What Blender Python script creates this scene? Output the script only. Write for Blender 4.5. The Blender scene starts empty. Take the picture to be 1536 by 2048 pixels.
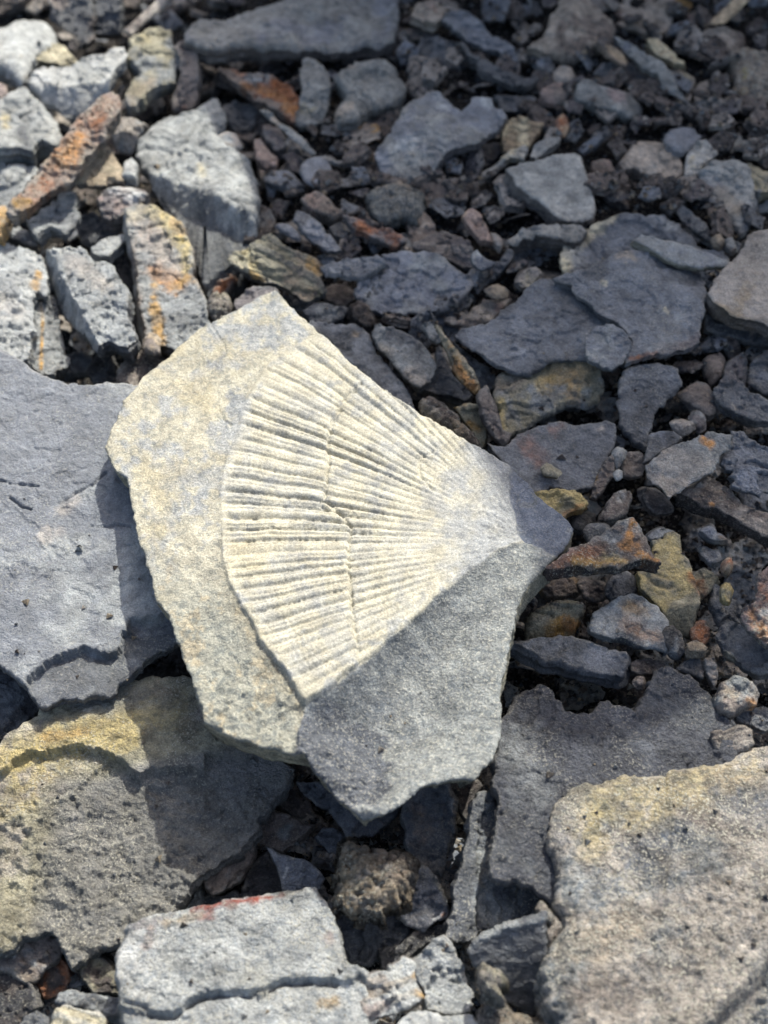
import bpy, math, random
import numpy as np
from mathutils import Vector
from mathutils.geometry import delaunay_2d_cdt

# ------------------------------------------------------------------ camera, sky, sun, exposure
CM = 0.01                      # the tables below are in centimetres, the scene is in metres
scene = bpy.context.scene
CAM_H = 17.0                   # camera height above the fossil, cm
PITCH = math.radians(52)       # below the horizon
FOV = math.radians(40)
cam_data = bpy.data.cameras.new("camera")
cam = bpy.data.objects.new("camera", cam_data)
scene.collection.objects.link(cam)
cam.location = (0, 0, CAM_H * CM)
cam.rotation_euler = (math.pi / 2 - PITCH, 0, 0)
cam_data.sensor_fit = 'AUTO'
cam_data.angle = FOV
cam_data.clip_start = 0.005
cam_data.clip_end = 60
cam_data.dof.use_dof = True
cam_data.dof.focus_distance = 0.214
cam_data.dof.aperture_fstop = cam_data.lens / (2 * 1.15)    # 2.3 mm wide opening, a phone lens
scene.camera = cam

SUN_EL, SUN_AZ = math.radians(50), math.radians(25)          # azimuth from +Y towards +X
SUN = np.array([math.sin(SUN_AZ) * math.cos(SUN_EL), math.cos(SUN_AZ) * math.cos(SUN_EL), math.sin(SUN_EL)])
world = bpy.data.worlds.new("World")
scene.world = world
world.use_nodes = True
wn = world.node_tree
bg = wn.nodes.get("Background") or wn.nodes.new("ShaderNodeBackground")
sky = wn.nodes.new("ShaderNodeTexSky")
sky.sky_type = 'NISHITA'
sky.sun_disc = False
sky.sun_elevation = SUN_EL
sky.sun_rotation = SUN_AZ
sky.dust_density = 4.0
sky.ozone_density = 0.3
sky.air_density = 0.8
wn.links.new(sky.outputs[0], bg.inputs[0])
bg.inputs[1].default_value = 0.132
sun_data = bpy.data.lights.new("sun", 'SUN')
sun_data.energy = 3.35
sun_data.angle = math.radians(0.5)
sun_data.color = (1.0, 0.965, 0.90)
sun = bpy.data.objects.new("sun", sun_data)
scene.collection.objects.link(sun)
sun.rotation_euler = Vector(SUN).to_track_quat('Z', 'Y').to_euler()
scene.view_settings.view_transform = 'Standard'
scene.view_settings.look = 'None'
scene.view_settings.gamma = 1.0
scene.view_settings.exposure = 1.0

# ------------------------------------------------------------------ numbers
W_PX, H_PX = 1536.0, 2048.0
F_PX = (H_PX / 2) / math.tan(FOV / 2)
_cp, _sp = math.cos(PITCH), math.sin(PITCH)
C_R = np.array([1.0, 0, 0]); C_U = np.array([0, _sp, _cp]); C_F = np.array([0, _cp, -_sp])
C_O = np.array([0, 0, CAM_H])

def ray(px):
    px = np.asarray(px, float)
    d = (px[..., 0:1] - W_PX / 2) / F_PX * C_R - (px[..., 1:2] - H_PX / 2) / F_PX * C_U + C_F
    return d

def on_plane(px, P, n):
    d = ray(px)
    t = ((P - C_O) @ n) / (d @ n)
    return C_O + d * t[..., None]

def to_px(P):
    q = P - C_O
    z = q @ C_F
    return np.stack([W_PX / 2 + F_PX * (q @ C_R) / z, H_PX / 2 - F_PX * (q @ C_U) / z], -1)

def _h(ix, iy, seed):
    n = (ix.astype(np.int64) * 374761393 + iy.astype(np.int64) * 668265263 + seed * 1442695041) & 0xffffffff
    n = ((n ^ (n >> 13)) * 1274126177) & 0xffffffff
    n = ((n ^ (n >> 15)) * 2246822519) & 0xffffffff
    return ((n ^ (n >> 16)) & 0xffffff) / float(0x7fffff) - 1.0

def vn(x, y, seed=0):
    x = np.asarray(x, float); y = np.asarray(y, float)
    fx, fy = np.floor(x), np.floor(y)
    ix, iy = fx.astype(np.int64), fy.astype(np.int64)
    u, v = x - fx, y - fy
    u = u * u * u * (u * (u * 6 - 15) + 10); v = v * v * v * (v * (v * 6 - 15) + 10)
    a = _h(ix, iy, seed); b = _h(ix + 1, iy, seed); c = _h(ix, iy + 1, seed); d = _h(ix + 1, iy + 1, seed)
    return a + (b - a) * u + (c - a) * v + (a - b - c + d) * u * v

def fbm(x, y, octv=4, seed=0, gain=0.5, lac=2.03):
    s = 0; a = 1; t = 0; c, sn = math.cos(0.6), math.sin(0.6)
    for i in range(octv):
        s = s + a * vn(x, y, seed + i * 17); t += a
        x, y = (c * x - sn * y) * lac + 3.7, (sn * x + c * y) * lac + 1.3
        a *= gain
    return s / t

def lfbm(x, y, octv=4, seed=0, gain=0.5, lac=2.07):
    """fbm of straight-sided facets: its contours break at angles, like split slate"""
    s = 0; a = 1; t = 0; c, sn = math.cos(0.9), math.sin(0.9)
    for i in range(octv):
        xs = x
        fx, fy = np.floor(xs), np.floor(y); u, v = xs - fx, y - fy
        ix, iy = fx.astype(np.int64), fy.astype(np.int64); sd = seed + i * 17
        A = _h(ix, iy, sd); B = _h(ix + 1, iy, sd); Cc = _h(ix, iy + 1, sd); Dd = _h(ix + 1, iy + 1, sd)
        up = u + v < 1
        s = s + a * np.where(up, A + (B - A) * u + (Cc - A) * v, Dd + (Cc - Dd) * (1 - u) + (B - Dd) * (1 - v)); t += a
        x, y = (c * x - sn * y) * lac + 3.7, (sn * x + c * y) * lac + 1.3
        a *= gain
    return s / t

def worley(x, y, seed=0):
    """rounded grains: 1 at each grain's middle, 0 in the creases"""
    fx, fy = np.floor(x).astype(np.int64), np.floor(y).astype(np.int64)
    d = np.full(np.shape(x), 9.0)
    for i in (-1, 0, 1):
        for j in (-1, 0, 1):
            cx, cy = fx + i, fy + j
            d = np.minimum(d, np.hypot(cx + 0.5 + 0.45 * _h(cx, cy, seed) - x, cy + 0.5 + 0.45 * _h(cx, cy, seed + 3) - y))
    return np.sqrt(np.maximum(0, 1 - np.minimum(1, d / 0.85) ** 2))

def terrace(b, n, w=0.18):
    """a slope cut into flat leaves with sharp little risers"""
    t = b * n; k = np.floor(t)
    return (k + ss(t - k, 1 - w, 1.0)) / n

def ss(x, a=0.0, b=1.0):
    t = np.clip((x - a) / (b - a), 0, 1)
    return t * t * (3 - 2 * t)

def inside(P, poly):
    x, y = P[:, 0], P[:, 1]
    r = np.zeros(len(P), bool)
    n = len(poly)
    for i in range(n):
        x1, y1 = poly[i]; x2, y2 = poly[(i + 1) % n]
        if y1 == y2: continue
        m = ((y1 > y) != (y2 > y)) & (x < (x2 - x1) * (y - y1) / (y2 - y1) + x1)
        r ^= m
    return r

def seg_dist(P, A, B):
    d = B - A
    t = np.clip(((P - A) @ d) / max(d @ d, 1e-12), 0, 1)
    return np.hypot(*(P - A - t[:, None] * d).T)

def poly_dist(P, poly, closed=True):
    best = np.full(len(P), 1e9)
    n = len(poly)
    for i in range(n if closed else n - 1):
        best = np.minimum(best, seg_dist(P, poly[i], poly[(i + 1) % n]))
    return best

def area(poly):
    x, y = poly[:, 0], poly[:, 1]
    return 0.5 * (np.dot(x, np.roll(y, -1)) - np.dot(y, np.roll(x, -1)))

# ------------------------------------------------------------------ materials: one stone shader family
def stone_material(name, rough=0.6, bump=1.0, spec=0.5, fine=26.0, glint=0.0, fibre=None):
    m = bpy.data.materials.new(name)
    m.use_nodes = True
    nt = m.node_tree; N = nt.nodes; L = nt.links
    b = N["Principled BSDF"]
    tc = N.new("ShaderNodeTexCoord"); oi = N.new("ShaderNodeObjectInfo")
    off = N.new("ShaderNodeMath"); off.operation = 'MULTIPLY'; off.inputs[1].default_value = 0.4
    L.new(oi.outputs["Random"], off.inputs[0])
    ad = N.new("ShaderNodeVectorMath"); ad.operation = 'ADD'
    L.new(tc.outputs["Object"], ad.inputs[0]); L.new(off.outputs[0], ad.inputs[1])
    mp = N.new("ShaderNodeVectorMath"); mp.operation = 'MULTIPLY'
    mp.inputs[1].default_value = fibre if fibre else (100, 100, 100)
    L.new(ad.outputs[0], mp.inputs[0])
    V = mp.outputs[0]
    def noise(scale, detail, rg=0.55, dist=0.0):
        n = N.new("ShaderNodeTexNoise"); n.inputs["Scale"].default_value = scale
        n.inputs["Detail"].default_value = detail; n.inputs["Roughness"].default_value = rg
        n.inputs["Distortion"].default_value = dist
        L.new(V, n.inputs["Vector"]); return n.outputs["Fac"]
    def ramp(src, a, c):
        r = N.new("ShaderNodeMapRange"); r.interpolation_type = 'SMOOTHSTEP'
        r.inputs["From Min"].default_value = a; r.inputs["From Max"].default_value = c
        L.new(src, r.inputs["Value"]); return r.outputs["Result"]
    def mul(a, c):
        r = N.new("ShaderNodeMath"); r.operation = 'MULTIPLY'
        L.new(a, r.inputs[0])
        if isinstance(c, float): r.inputs[1].default_value = c
        else: L.new(c, r.inputs[1])
        return r.outputs[0]
    col = N.new("ShaderNodeAttribute"); col.attribute_name = "Col"
    par = N.new("ShaderNodeAttribute"); par.attribute_name = "Grain"
    sp = N.new("ShaderNodeSeparateColor"); L.new(par.outputs["Color"], sp.inputs[0])
    n_fine = noise(fine, 5, 0.62); n_mid = noise(fine * 0.34, 4, 0.6, 0.6); n_big = noise(3.0, 6, 0.62)
    # broad mottling
    mot = N.new("ShaderNodeMix"); mot.data_type = 'RGBA'; mot.blend_type = 'MULTIPLY'
    mot.inputs[0].default_value = 1.0
    cr = N.new("ShaderNodeMapRange"); cr.inputs["To Min"].default_value = 0.74; cr.inputs["To Max"].default_value = 1.26
    cr.inputs["From Min"].default_value = 0.3; cr.inputs["From Max"].default_value = 0.7
    L.new(n_big, cr.inputs["Value"])
    L.new(col.outputs["Color"], mot.inputs[6]); L.new(cr.outputs[0], mot.inputs[7])
    # dark blue-grey flecks
    dk = N.new("ShaderNodeMix"); dk.data_type = 'RGBA'
    dkc = N.new("ShaderNodeMix"); dkc.data_type = 'RGBA'; dkc.blend_type = 'MULTIPLY'; dkc.inputs[0].default_value = 1
    dkc.inputs[7].default_value = (0.56, 0.61, 0.68, 1)
    L.new(mot.outputs[2], dkc.inputs[6])
    L.new(mul(ramp(n_mid, 0.50, 0.58), sp.outputs[1]), dk.inputs[0])
    L.new(mot.outputs[2], dk.inputs[6]); L.new(dkc.outputs[2], dk.inputs[7])
    # pale mineral specks
    pl = N.new("ShaderNodeMix"); pl.data_type = 'RGBA'
    pl.inputs[7].default_value = (0.52, 0.50, 0.40, 1)
    L.new(mul(ramp(n_fine, 0.53, 0.61), sp.outputs[0]), pl.inputs[0])
    L.new(dk.outputs[2], pl.inputs[6])
    # fine contrast
    fc = N.new("ShaderNodeMix"); fc.data_type = 'RGBA'; fc.blend_type = 'MULTIPLY'; fc.inputs[0].default_value = 1
    fr = N.new("ShaderNodeMapRange"); fr.inputs["From Min"].default_value = 0.3; fr.inputs["From Max"].default_value = 0.7
    fr.inputs["To Min"].default_value = 0.68; fr.inputs["To Max"].default_value = 1.32
    L.new(noise(fine * 1.7, 3, 0.6), fr.inputs["Value"])
    L.new(pl.outputs[2], fc.inputs[6]); L.new(fr.outputs[0], fc.inputs[7])
    L.new(fc.outputs[2], b.inputs["Base Color"])
    rr = N.new("ShaderNodeMapRange"); rr.inputs["To Min"].default_value = max(0.15, rough - 0.16); rr.inputs["To Max"].default_value = min(1, rough + 0.16)
    L.new(n_mid, rr.inputs["Value"]); L.new(rr.outputs[0], b.inputs["Roughness"])
    b.inputs["Specular IOR Level"].default_value = spec
    # relief
    ah = N.new("ShaderNodeMath"); ah.operation = 'ADD'
    L.new(mul(noise(9.0, 9, 0.68, 0.4), 1.6), ah.inputs[0]); L.new(mul(n_fine, 0.8), ah.inputs[1])
    bp = N.new("ShaderNodeBump"); bp.inputs["Distance"].default_value = 0.0008
    L.new(mul(sp.outputs[2], float(bump)), bp.inputs["Strength"])
    L.new(ah.outputs[0], bp.inputs["Height"]); L.new(bp.outputs[0], b.inputs["Normal"])
    return m

MAT = {
    'slate': stone_material("dark slate", 0.5, 1.0, 0.55),
    'sheen': stone_material("slate with a sheen", 0.42, 0.85, 0.65),
    'stone': stone_material("weathered shale", 0.8, 1.1, 0.35),
    'fossil': stone_material("fossil shale", 0.85, 0.8, 0.3, fine=24.0),
    'grit': stone_material("gritty soil", 0.95, 1.6, 0.2, fine=17.0),
    'fibre': stone_material("dry stalk", 0.8, 1.0, 0.3, fibre=(60, 20, 60)),
}

PAL = {   # albedo of the stones themselves
    'slate': (0.096, 0.105, 0.113), 'blue': (0.185, 0.205, 0.232), 'grey': (0.252, 0.268, 0.262),
    'pale': (0.375, 0.39, 0.37), 'white': (0.52, 0.53, 0.50), 'olive': (0.30, 0.28, 0.195),
    'brown': (0.185, 0.157, 0.135), 'dbrown': (0.066, 0.055, 0.049), 'tan': (0.38, 0.31, 0.215),
    'cream': (0.56, 0.51, 0.355), 'ochre': (0.42, 0.265, 0.095), 'yellow': (0.48, 0.395, 0.19),
    'rust': (0.28, 0.115, 0.05), 'orange': (0.48, 0.25, 0.095), 'pink': (0.30, 0.235, 0.205), 'red': (0.27, 0.105, 0.085),
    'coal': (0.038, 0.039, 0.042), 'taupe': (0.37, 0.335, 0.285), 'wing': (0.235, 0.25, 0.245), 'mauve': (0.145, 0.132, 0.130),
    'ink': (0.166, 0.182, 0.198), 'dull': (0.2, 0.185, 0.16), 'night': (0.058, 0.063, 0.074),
}

# ------------------------------------------------------------------ mesh of one broken stone
def triangulate(poly, pts):
    co = [Vector((float(a), float(b))) for a, b in poly] + [Vector((float(a), float(b))) for a, b in pts]
    n = len(poly)
    r = delaunay_2d_cdt(co, [], [list(range(n))], 1, 1e-5)
    v = np.array([(c.x, c.y) for c in r[0]])
    f = np.array([t for t in r[2] if len(t) == 3], int)
    a, b, c = v[f[:, 0]], v[f[:, 1]], v[f[:, 2]]
    cr = (b[:, 0] - a[:, 0]) * (c[:, 1] - a[:, 1]) - (b[:, 1] - a[:, 1]) * (c[:, 0] - a[:, 0])
    f[cr < 0] = f[cr < 0][:, ::-1]
    return v, f

def boundary(f):
    e = np.concatenate([f[:, [0, 1]], f[:, [1, 2]], f[:, [2, 0]]])
    key = e[:, 0].astype(np.int64) * 10000000 + e[:, 1]
    rev = e[:, 1].astype(np.int64) * 10000000 + e[:, 0]
    return e[~np.isin(key, rev)]

def resample(poly, s):
    out = []
    n = len(poly)
    for i in range(n):
        a, b = poly[i], poly[(i + 1) % n]
        k = max(1, int(round(np.hypot(*(b - a)) / s)))
        for j in range(k): out.append(a + (b - a) * j / k)
    return np.array(out)

def chaikin(poly, w=0.2):
    n = len(poly); out = []
    for i in range(n):
        a, b = poly[i], poly[(i + 1) % n]
        out += [a * (1 - w) + b * w, a * w + b * (1 - w)]
    return np.array(out)

def make_object(name, verts, faces, col, grain, mat, origin, parent=None, smooth=True):
    me = bpy.data.meshes.new(name)
    me.from_pydata([tuple(v) for v in ((verts - origin) * CM).tolist()], [], faces)
    me.update()
    for nm, arr in (("Col", col), ("Grain", grain)):
        at = me.attributes.new(nm, 'FLOAT_COLOR', 'POINT')
        buf = np.ones((len(verts), 4), np.float32); buf[:, :3] = arr
        at.data.foreach_set("color", buf.ravel())
    me.polygons.foreach_set("use_smooth", [smooth] * len(me.polygons))
    me.materials.append(MAT[mat])
    o = bpy.data.objects.new(name, me)
    scene.collection.objects.link(o)
    o.location = Vector(origin * CM)
    if parent:
        o.parent = parent
        o.location = Vector(origin * CM) - parent.location
    return o

def tag(o, label=None, cat=None, group=None, kind=None):
    for k, v in (('label', label), ('category', cat), ('group', group), ('kind', kind)):
        if v: o[k] = v
    return o

SEED = [100]
def rock(name, pts, z, T=0.4, slope=None, col='slate', col2=None, mix=0.5, res=2600, jag=0.05, relief=0.045, steps=0.09,
         stepf=1.0, rnd=0.014, rndR=0.045, lam=0.045, flare=0.0, folds=(), lows=(), stains=(), stripes=None, cracks=(), spk=0.15, drk=0.5,
         bump=0.8, mat='slate', height=None, colour=None, parent=None, smooth_outline=0, side=None, facets=0, split=None, spacing=None,
         plane=None, rough=0.035, world_poly=None, seed=None, mott=0.75, rimw=1.0):
    """A stone from the outline of its top face: the face's own plane (z and slope), real thickness, a broken rim."""
    if seed is None:
        SEED[0] += 1; seed = SEED[0]
    rs = np.random.RandomState(seed)
    if slope is None: slope = (rs.uniform(-.14, .14), rs.uniform(-.05, .2))
    else: slope = (slope[0] + rs.uniform(-.05, .05), slope[1]) if name != 'stone_matrix' else slope
    n = np.array([-slope[0], -slope[1], 1.0]); n /= np.linalg.norm(n)
    if world_poly is None:
        P = np.array(pts, float)
        c = np.array([P[:, 0].mean(), P[:, 1].mean()])
        O = on_plane(c[None], np.array([0, 0, z]), np.array([0, 0, 1.0]))[0] if plane is None else plane[0]
    else:
        O = np.array(world_poly[0], float)
    if plane is not None: O, n = plane
    e1 = np.array([n[2], 0, -n[0]]); e1 /= np.linalg.norm(e1); e2 = np.cross(n, e1)
    def uv(px):
        px = np.asarray(px, float).reshape(-1, 2)
        Q = on_plane(px, O, n) - O
        return np.stack([Q @ e1, Q @ e2], -1)
    poly = uv(P) if world_poly is None else np.array(world_poly[1], float)
    if area(poly) < 0: poly = poly[::-1]
    A = abs(area(poly)); size = math.sqrt(A)
    s = spacing or max(0.022, math.sqrt(A / res))
    for _ in range(smooth_outline): poly = chaikin(poly)
    poly = resample(poly, s * 0.9)
    j = 1.15 * jag * min(1.0, size / 1.0)
    q = poly.copy()
    for k, (fq, am) in enumerate(((1.6, 0.75), (4.5, 0.6), (12.0, 0.42), (26.0, 0.2))):
        poly = poly + j * am * np.stack([lfbm(q[:, 0] * fq, q[:, 1] * fq, 1, seed + 31 * k), lfbm(q[:, 0] * fq, q[:, 1] * fq, 1, seed + 7 + 31 * k)], -1)
    lo, hi = poly.min(0), poly.max(0)
    gx, gy = np.meshgrid(np.arange(lo[0], hi[0], s), np.arange(lo[1], hi[1], s * 0.87))
    gx[1::2] += s * 0.5
    G = np.stack([gx.ravel(), gy.ravel()], -1) + rs.uniform(-.22, .22, (gx.size, 2)) * s
    G = G[inside(G, poly)]
    if len(G): G = G[poly_dist(G, poly) > s * 0.5]
    v, f = triangulate(poly, G)
    D = poly_dist(v, poly)
    x, y = v[:, 0], v[:, 1]
    px = to_px(O + x[:, None] * e1 + y[:, None] * e2)
    # --- relief of the top face
    sc = 1.0 / max(size, 0.3)
    h = relief * (lfbm(x * 0.9 * (0.6 + sc), y * 0.9 * (0.6 + sc), 5, seed + 3, 0.5)) * 1.6
    if mat == 'grit':
        h += rough * (1.1 * worley(x * 4.2 + 0.3 * fbm(x * 3, y * 3, 2, seed), y * 4.2, seed + 5) + 1.1 * worley(x * 8.5, y * 8.5, seed + 6) + 0.7 * worley(x * 17, y * 17, seed + 7) - 1.5) + rough * 0.8 * fbm(x * 2, y * 2, 3, seed + 8)
    else:
        ca, sa = math.cos(seed * 1.7), math.sin(seed * 1.7)
        fx_, fy_ = x * ca - y * sa, x * sa + y * ca
        h += rough * 2.0 * terrace(lfbm(fx_ * 1.3, fy_ * 2.1, 5, seed + 5, 0.58), 5) * ss(fbm(x * 0.9, y * 0.9, 3, seed + 6), -0.5, 0.25)
        h += rough * 0.35 * lfbm(x * 7, y * 7, 3, seed + 8, 0.6)
    if steps:
        b0 = lfbm(x * stepf, y * stepf * 1.3, 5, seed + 9, 0.52)
        for lv in (-0.22, 0.02, 0.24):
            h += steps * 0.8 * ss(b0, lv, lv + 0.025) * (0.5 + 0.5 * rs.rand())
            h -= steps * 0.25 * np.exp(-((b0 - lv + 0.008) / 0.010) ** 2) * ss(vn(x * 1.3, y * 1.3, seed + 29), -0.3, 0.3)
        b1 = lfbm(x * stepf * 3.1 + 9, y * stepf * 3.9, 4, seed + 19, 0.55)
        h += steps * 0.3 * ss(b1, 0.05, 0.12)
        h -= steps * 1.4
    if facets:
        for k in range(facets):
            a = rs.uniform(0, 2 * math.pi); d = np.array([math.cos(a), math.sin(a)])
            ext = (v @ d).max(); cut = ext * rs.uniform(0.1, 0.6)
            h = np.minimum(h, h * 0.4 - rs.uniform(0.3, 1.0) * ((v @ d) - cut + 0.08 * size * fbm(x * 2, y * 2, 3, seed + 50 + k)))
    if rnd:
        R = min(rndR, size * 0.45) if rndR < 5 else size * 0.45
        t = np.clip(1 - D / R, 0, 1)
        h -= rnd * (1 - np.sqrt(np.maximum(0, 1 - t * t))) * (1 + 0.5 * fbm(x * 4, y * 4, 2, seed + 71))
    for (pa, pb, ref, k, lim) in folds:          # a face that turns down beyond a line
        a, b, r_ = uv([pa])[0], uv([pb])[0], uv([ref])[0]
        d = b - a; nn = np.array([-d[1], d[0]]) / np.hypot(*d)
        if (r_ - a) @ nn < 0: nn = -nn
        t = (v - a) @ nn + 0.04 * fbm(x * 3, y * 3, 3, seed + 81)
        h -= np.minimum(k * np.maximum(0, t), lim)
    for (pl, dep, wd) in lows:                   # a flaked-off area, one layer lower
        Q = uv(pl)
        w = v + 0.15 * np.stack([lfbm(x * 2.6, y * 2.6, 5, seed + 91, .72), lfbm(x * 2.6, y * 2.6, 5, seed + 92, .72)], -1)
        sd = poly_dist(w, Q) * np.where(inside(w, Q), 1, -1)
        h -= dep * (0.7 * ss(sd, -max(.012, s * .7), max(.012, s * .7)) + 0.3 * ss(sd, wd * 0.3, wd * 0.3 + 0.02)) if wd <= 0.035 else dep * ss(sd, -wd * 0.5, wd * 0.5)
    for (pl, dep, wd) in cracks:
        Q = uv(pl)
        w = v + 0.035 * np.stack([fbm(x * 5, y * 5, 3, seed + 93, .6), fbm(x * 5, y * 5, 3, seed + 94, .6)], -1)
        h -= dep * np.exp(-(poly_dist(w, Q, False) / wd) ** 2)
    if stripes:                                   # layers seen on edge: (px direction, period cm, depth)
        d = uv([stripes[1]])[0] - uv([stripes[0]])[0]; d /= np.hypot(*d); nn = np.array([-d[1], d[0]])
        t = (v @ nn) / stripes[2] + 0.35 * fbm(x * 1.5, y * 1.5, 3, seed + 95)
        sv = vn(t, t * 0 + 0.5, seed + 96) + 0.5 * vn(t * 2.3, (v @ d) * 0.8, seed + 97)
        h += stripes[3] * sv
    if height is not None: h = h + height(px, v, D)
    # --- colour of the stone, with some light and shade painted in
    v1 = fbm(x * 2.6, y * 3.2, 5, seed + 15, 0.66); v2 = fbm(x * 9, y * 11, 4, seed + 16, 0.66)
    c0 = np.array(PAL[col]); c1 = np.array(PAL[col2 or col])
    if world_poly is None and P[:, 1].mean() < 470 and P[:, 0].mean() > 480:   # stones further up: browner tone, and brightness painted in to lift their shade
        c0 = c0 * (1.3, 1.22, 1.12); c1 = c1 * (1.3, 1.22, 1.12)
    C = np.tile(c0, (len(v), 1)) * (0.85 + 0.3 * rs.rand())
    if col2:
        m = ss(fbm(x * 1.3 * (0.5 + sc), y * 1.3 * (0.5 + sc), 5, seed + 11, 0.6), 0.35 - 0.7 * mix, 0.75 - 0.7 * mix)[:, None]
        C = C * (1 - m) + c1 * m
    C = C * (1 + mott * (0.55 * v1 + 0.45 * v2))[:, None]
    rim = ss(0.055 - D + 0.03 * v2, 0.0, 0.03) * ss(v1, -0.35, 0.2)  # worn pale rims; they also paint the light that edges catch
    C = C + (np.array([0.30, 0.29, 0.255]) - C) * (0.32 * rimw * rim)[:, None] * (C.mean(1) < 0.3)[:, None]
    if stripes:
        m = ss(sv, -0.1, 0.5)[:, None]
        C = C * (1 - 0.55 * m) + np.array(PAL[stripes[4]]) * 0.55 * m
    wob = fbm(px[:, 0] / 22, px[:, 1] / 22, 5, seed + 13, 0.72)
    for (x0, y0, x1, y1, r, cn, st) in stains:  # stain patches
        d = seg_dist(px, np.array([x0, y0], float), np.array([x1, y1], float) + 1e-3)
        m = (st * ss(1.1 - d / r * 0.85 + 0.95 * wob, 0.0, 0.95))[:, None]
        m = m * (0.75 + 0.5 * ss(v2 + 0.6 * v1, -0.4, 0.3))[:, None]
        C = C * (1 - m) + np.array(PAL[cn]) * (1 + 0.5 * v2 + 0.25 * v1)[:, None] * m
        h = h + 0.012 * m[:, 0] * (st > 0.6)
    G3 = np.tile(np.array([spk, drk, bump]), (len(v), 1))
    G3[:, 0] *= 0.35 + 1.5 * ss(fbm(x * 1.7, y * 1.7, 5, seed + 17, .65), -0.25, 0.45)
    if colour is not None: C, G3 = colour(px, v, C, G3, D)
    top = O + x[:, None] * e1 + y[:, None] * e2 + h[:, None] * n
    # --- broken sides, layer by layer
    e = boundary(f)
    ids = np.unique(e); idx = {int(a): i for i, a in enumerate(ids)}
    nb = len(ids)
    nor = np.zeros((nb, 2))
    for a, b in e:
        d = v[b] - v[a]; m = np.array([d[1], -d[0]])
        nor[idx[int(a)]] += m; nor[idx[int(b)]] += m
    nor /= np.maximum(1e-9, np.hypot(nor[:, 0], nor[:, 1]))[:, None]
    nr = int(np.clip(T / max(0.035, s * 1.1), 3, 12))
    ring_v = []; ring_c = []
    bv = v[ids]; hb = h[ids]
    scol = np.array(PAL[side]) if side else None
    for k in range(1, nr + 1):
        t = k / nr
        ff = 1.3
        o = lam * (vn(bv[:, 0] * ff + k * 5.1, bv[:, 1] * ff, seed + 41 + k) + 0.5 * vn(bv[:, 0] * 6, bv[:, 1] * 6 + k * 3, seed + 61)) \
            + (flare * t if not callable(flare) else flare(px[ids]) * t) - (0.05 * min(size, 1.6) * t * t if (not callable(flare) and flare <= 0) else 0)
        o = np.clip(o, -0.4 * size, 1)
        p2 = bv + nor * o[:, None]
        dz = hb * (1 - t) - T * t * (1 + 0.12 * vn(bv[:, 0] * 1.2, bv[:, 1] * 1.2, seed + 77))
        ring_v.append(O + p2[:, :1] * e1 + p2[:, 1:] * e2 + dz[:, None] * n)
        cc = C[ids] * (0.8 + 0.35 * vn(bv[:, 0] * .8, bv[:, 1] * .8 + k * 2.1, seed + 88)[:, None])
        if scol is not None: cc = cc * 0.25 + 0.75 * scol * (0.85 + 0.4 * vn(bv[:, 0] * 2, bv[:, 1] * 2 + k, seed + 89)[:, None])
        ring_c.append(cc)
    allv = np.concatenate([top] + ring_v + [np.mean(ring_v[-1], 0)[None]])
    allc = np.concatenate([C] + ring_c + [np.mean(ring_c[-1], 0)[None]])
    allg = np.concatenate([G3] + [G3[ids]] * nr + [G3[:1]])
    faces = f.tolist()
    nt = len(v)
    ea = np.array([idx[int(a)] for a in e[:, 0]]); eb = np.array([idx[int(b)] for b in e[:, 1]])
    prev = (e[:, 0], e[:, 1])
    for k in range(nr):
        na, nbb = nt + k * nb + ea, nt + k * nb + eb
        faces += np.stack([prev[1], prev[0], na, nbb], -1).tolist()
        prev = (na, nbb)
    cidx = len(allv) - 1
    faces += np.stack([prev[1], prev[0], np.full(len(ea), cidx)], -1).tolist()
    info = dict(O=O, n=n, uv=uv, s=s)
    if split is not None:                         # the same surface in two touching meshes: (name, mask, empty)
        part, mask_f, root_name = split
        root = bpy.data.objects.new(root_name, None); scene.collection.objects.link(root)
        root.location = Vector(O * CM)
        mk = mask_f(px)
        fm = mk[f].all(1)
        FA = [t for t, q_ in zip(f.tolist(), fm) if q_]
        FB = [t for t, q_ in zip(f.tolist(), fm) if not q_] + faces[len(f):]
        outs = []
        for nm, F in ((part, FA), (name, FB)):
            used = np.unique(np.array([i for t in F for i in t])); mp = -np.ones(len(allv), int); mp[used] = np.arange(len(used))
            outs.append(make_object(nm, allv[used], [[int(mp[i]) for i in t] for t in F], allc[used], allg[used], mat, O, root))
        return root, outs, info
    o = make_object(name, allv, faces, allc, allg, mat, O, parent)
    return o, None, info

# ------------------------------------------------------------------ the fossil slab
SHELL = np.array([(1045,1088),(1000,1108),(950,1143),(880,1193),(800,1265),(720,1335),(660,1385),(612,1412),(598,1395),(560,1340),
    (522,1290),(488,1230),(460,1180),(444,1120),(438,1060),(442,960),(465,880),(480,830),(512,762),(545,715),(585,690),(612,682),(660,660),
    (760,700),(900,800),(1000,870),(1040,920),(1026,960),(1034,1010),(1036,1050)], float)
WING = np.array([(1045,1090),(1000,1108),(950,1143),(880,1193),(800,1265),(720,1335),(660,1385),(612,1412),(598,1440),(590,1500),(560,1540),
    (700,1700),(900,1650),(1100,1500),(1100,1250),(1130,1110)], float)
MARGIN = np.array([(1045,1090),(1000,1108),(950,1143),(880,1193),(800,1265),(720,1335),(660,1385),(612,1412),(600,1450),(598,1500)], float)
FACET = np.array([(1018,926),(1060,900),(1200,1050),(1130,1130),(1098,1108),(1046,1088),(1030,1045),(1022,985)], float)
FAULT = np.array([(722,772),(690,805),(664,850),(655,890),(657,935),(655,975),(648,1005),(676,1030),(702,1062),(697,1110),(700,1180),(706,1250),(716,1310)], float)
APEX = np.array([1072.0, 1087.0])

def sdf(px, poly):
    return poly_dist(px, poly) * np.where(inside(px, poly), 1, -1)

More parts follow.
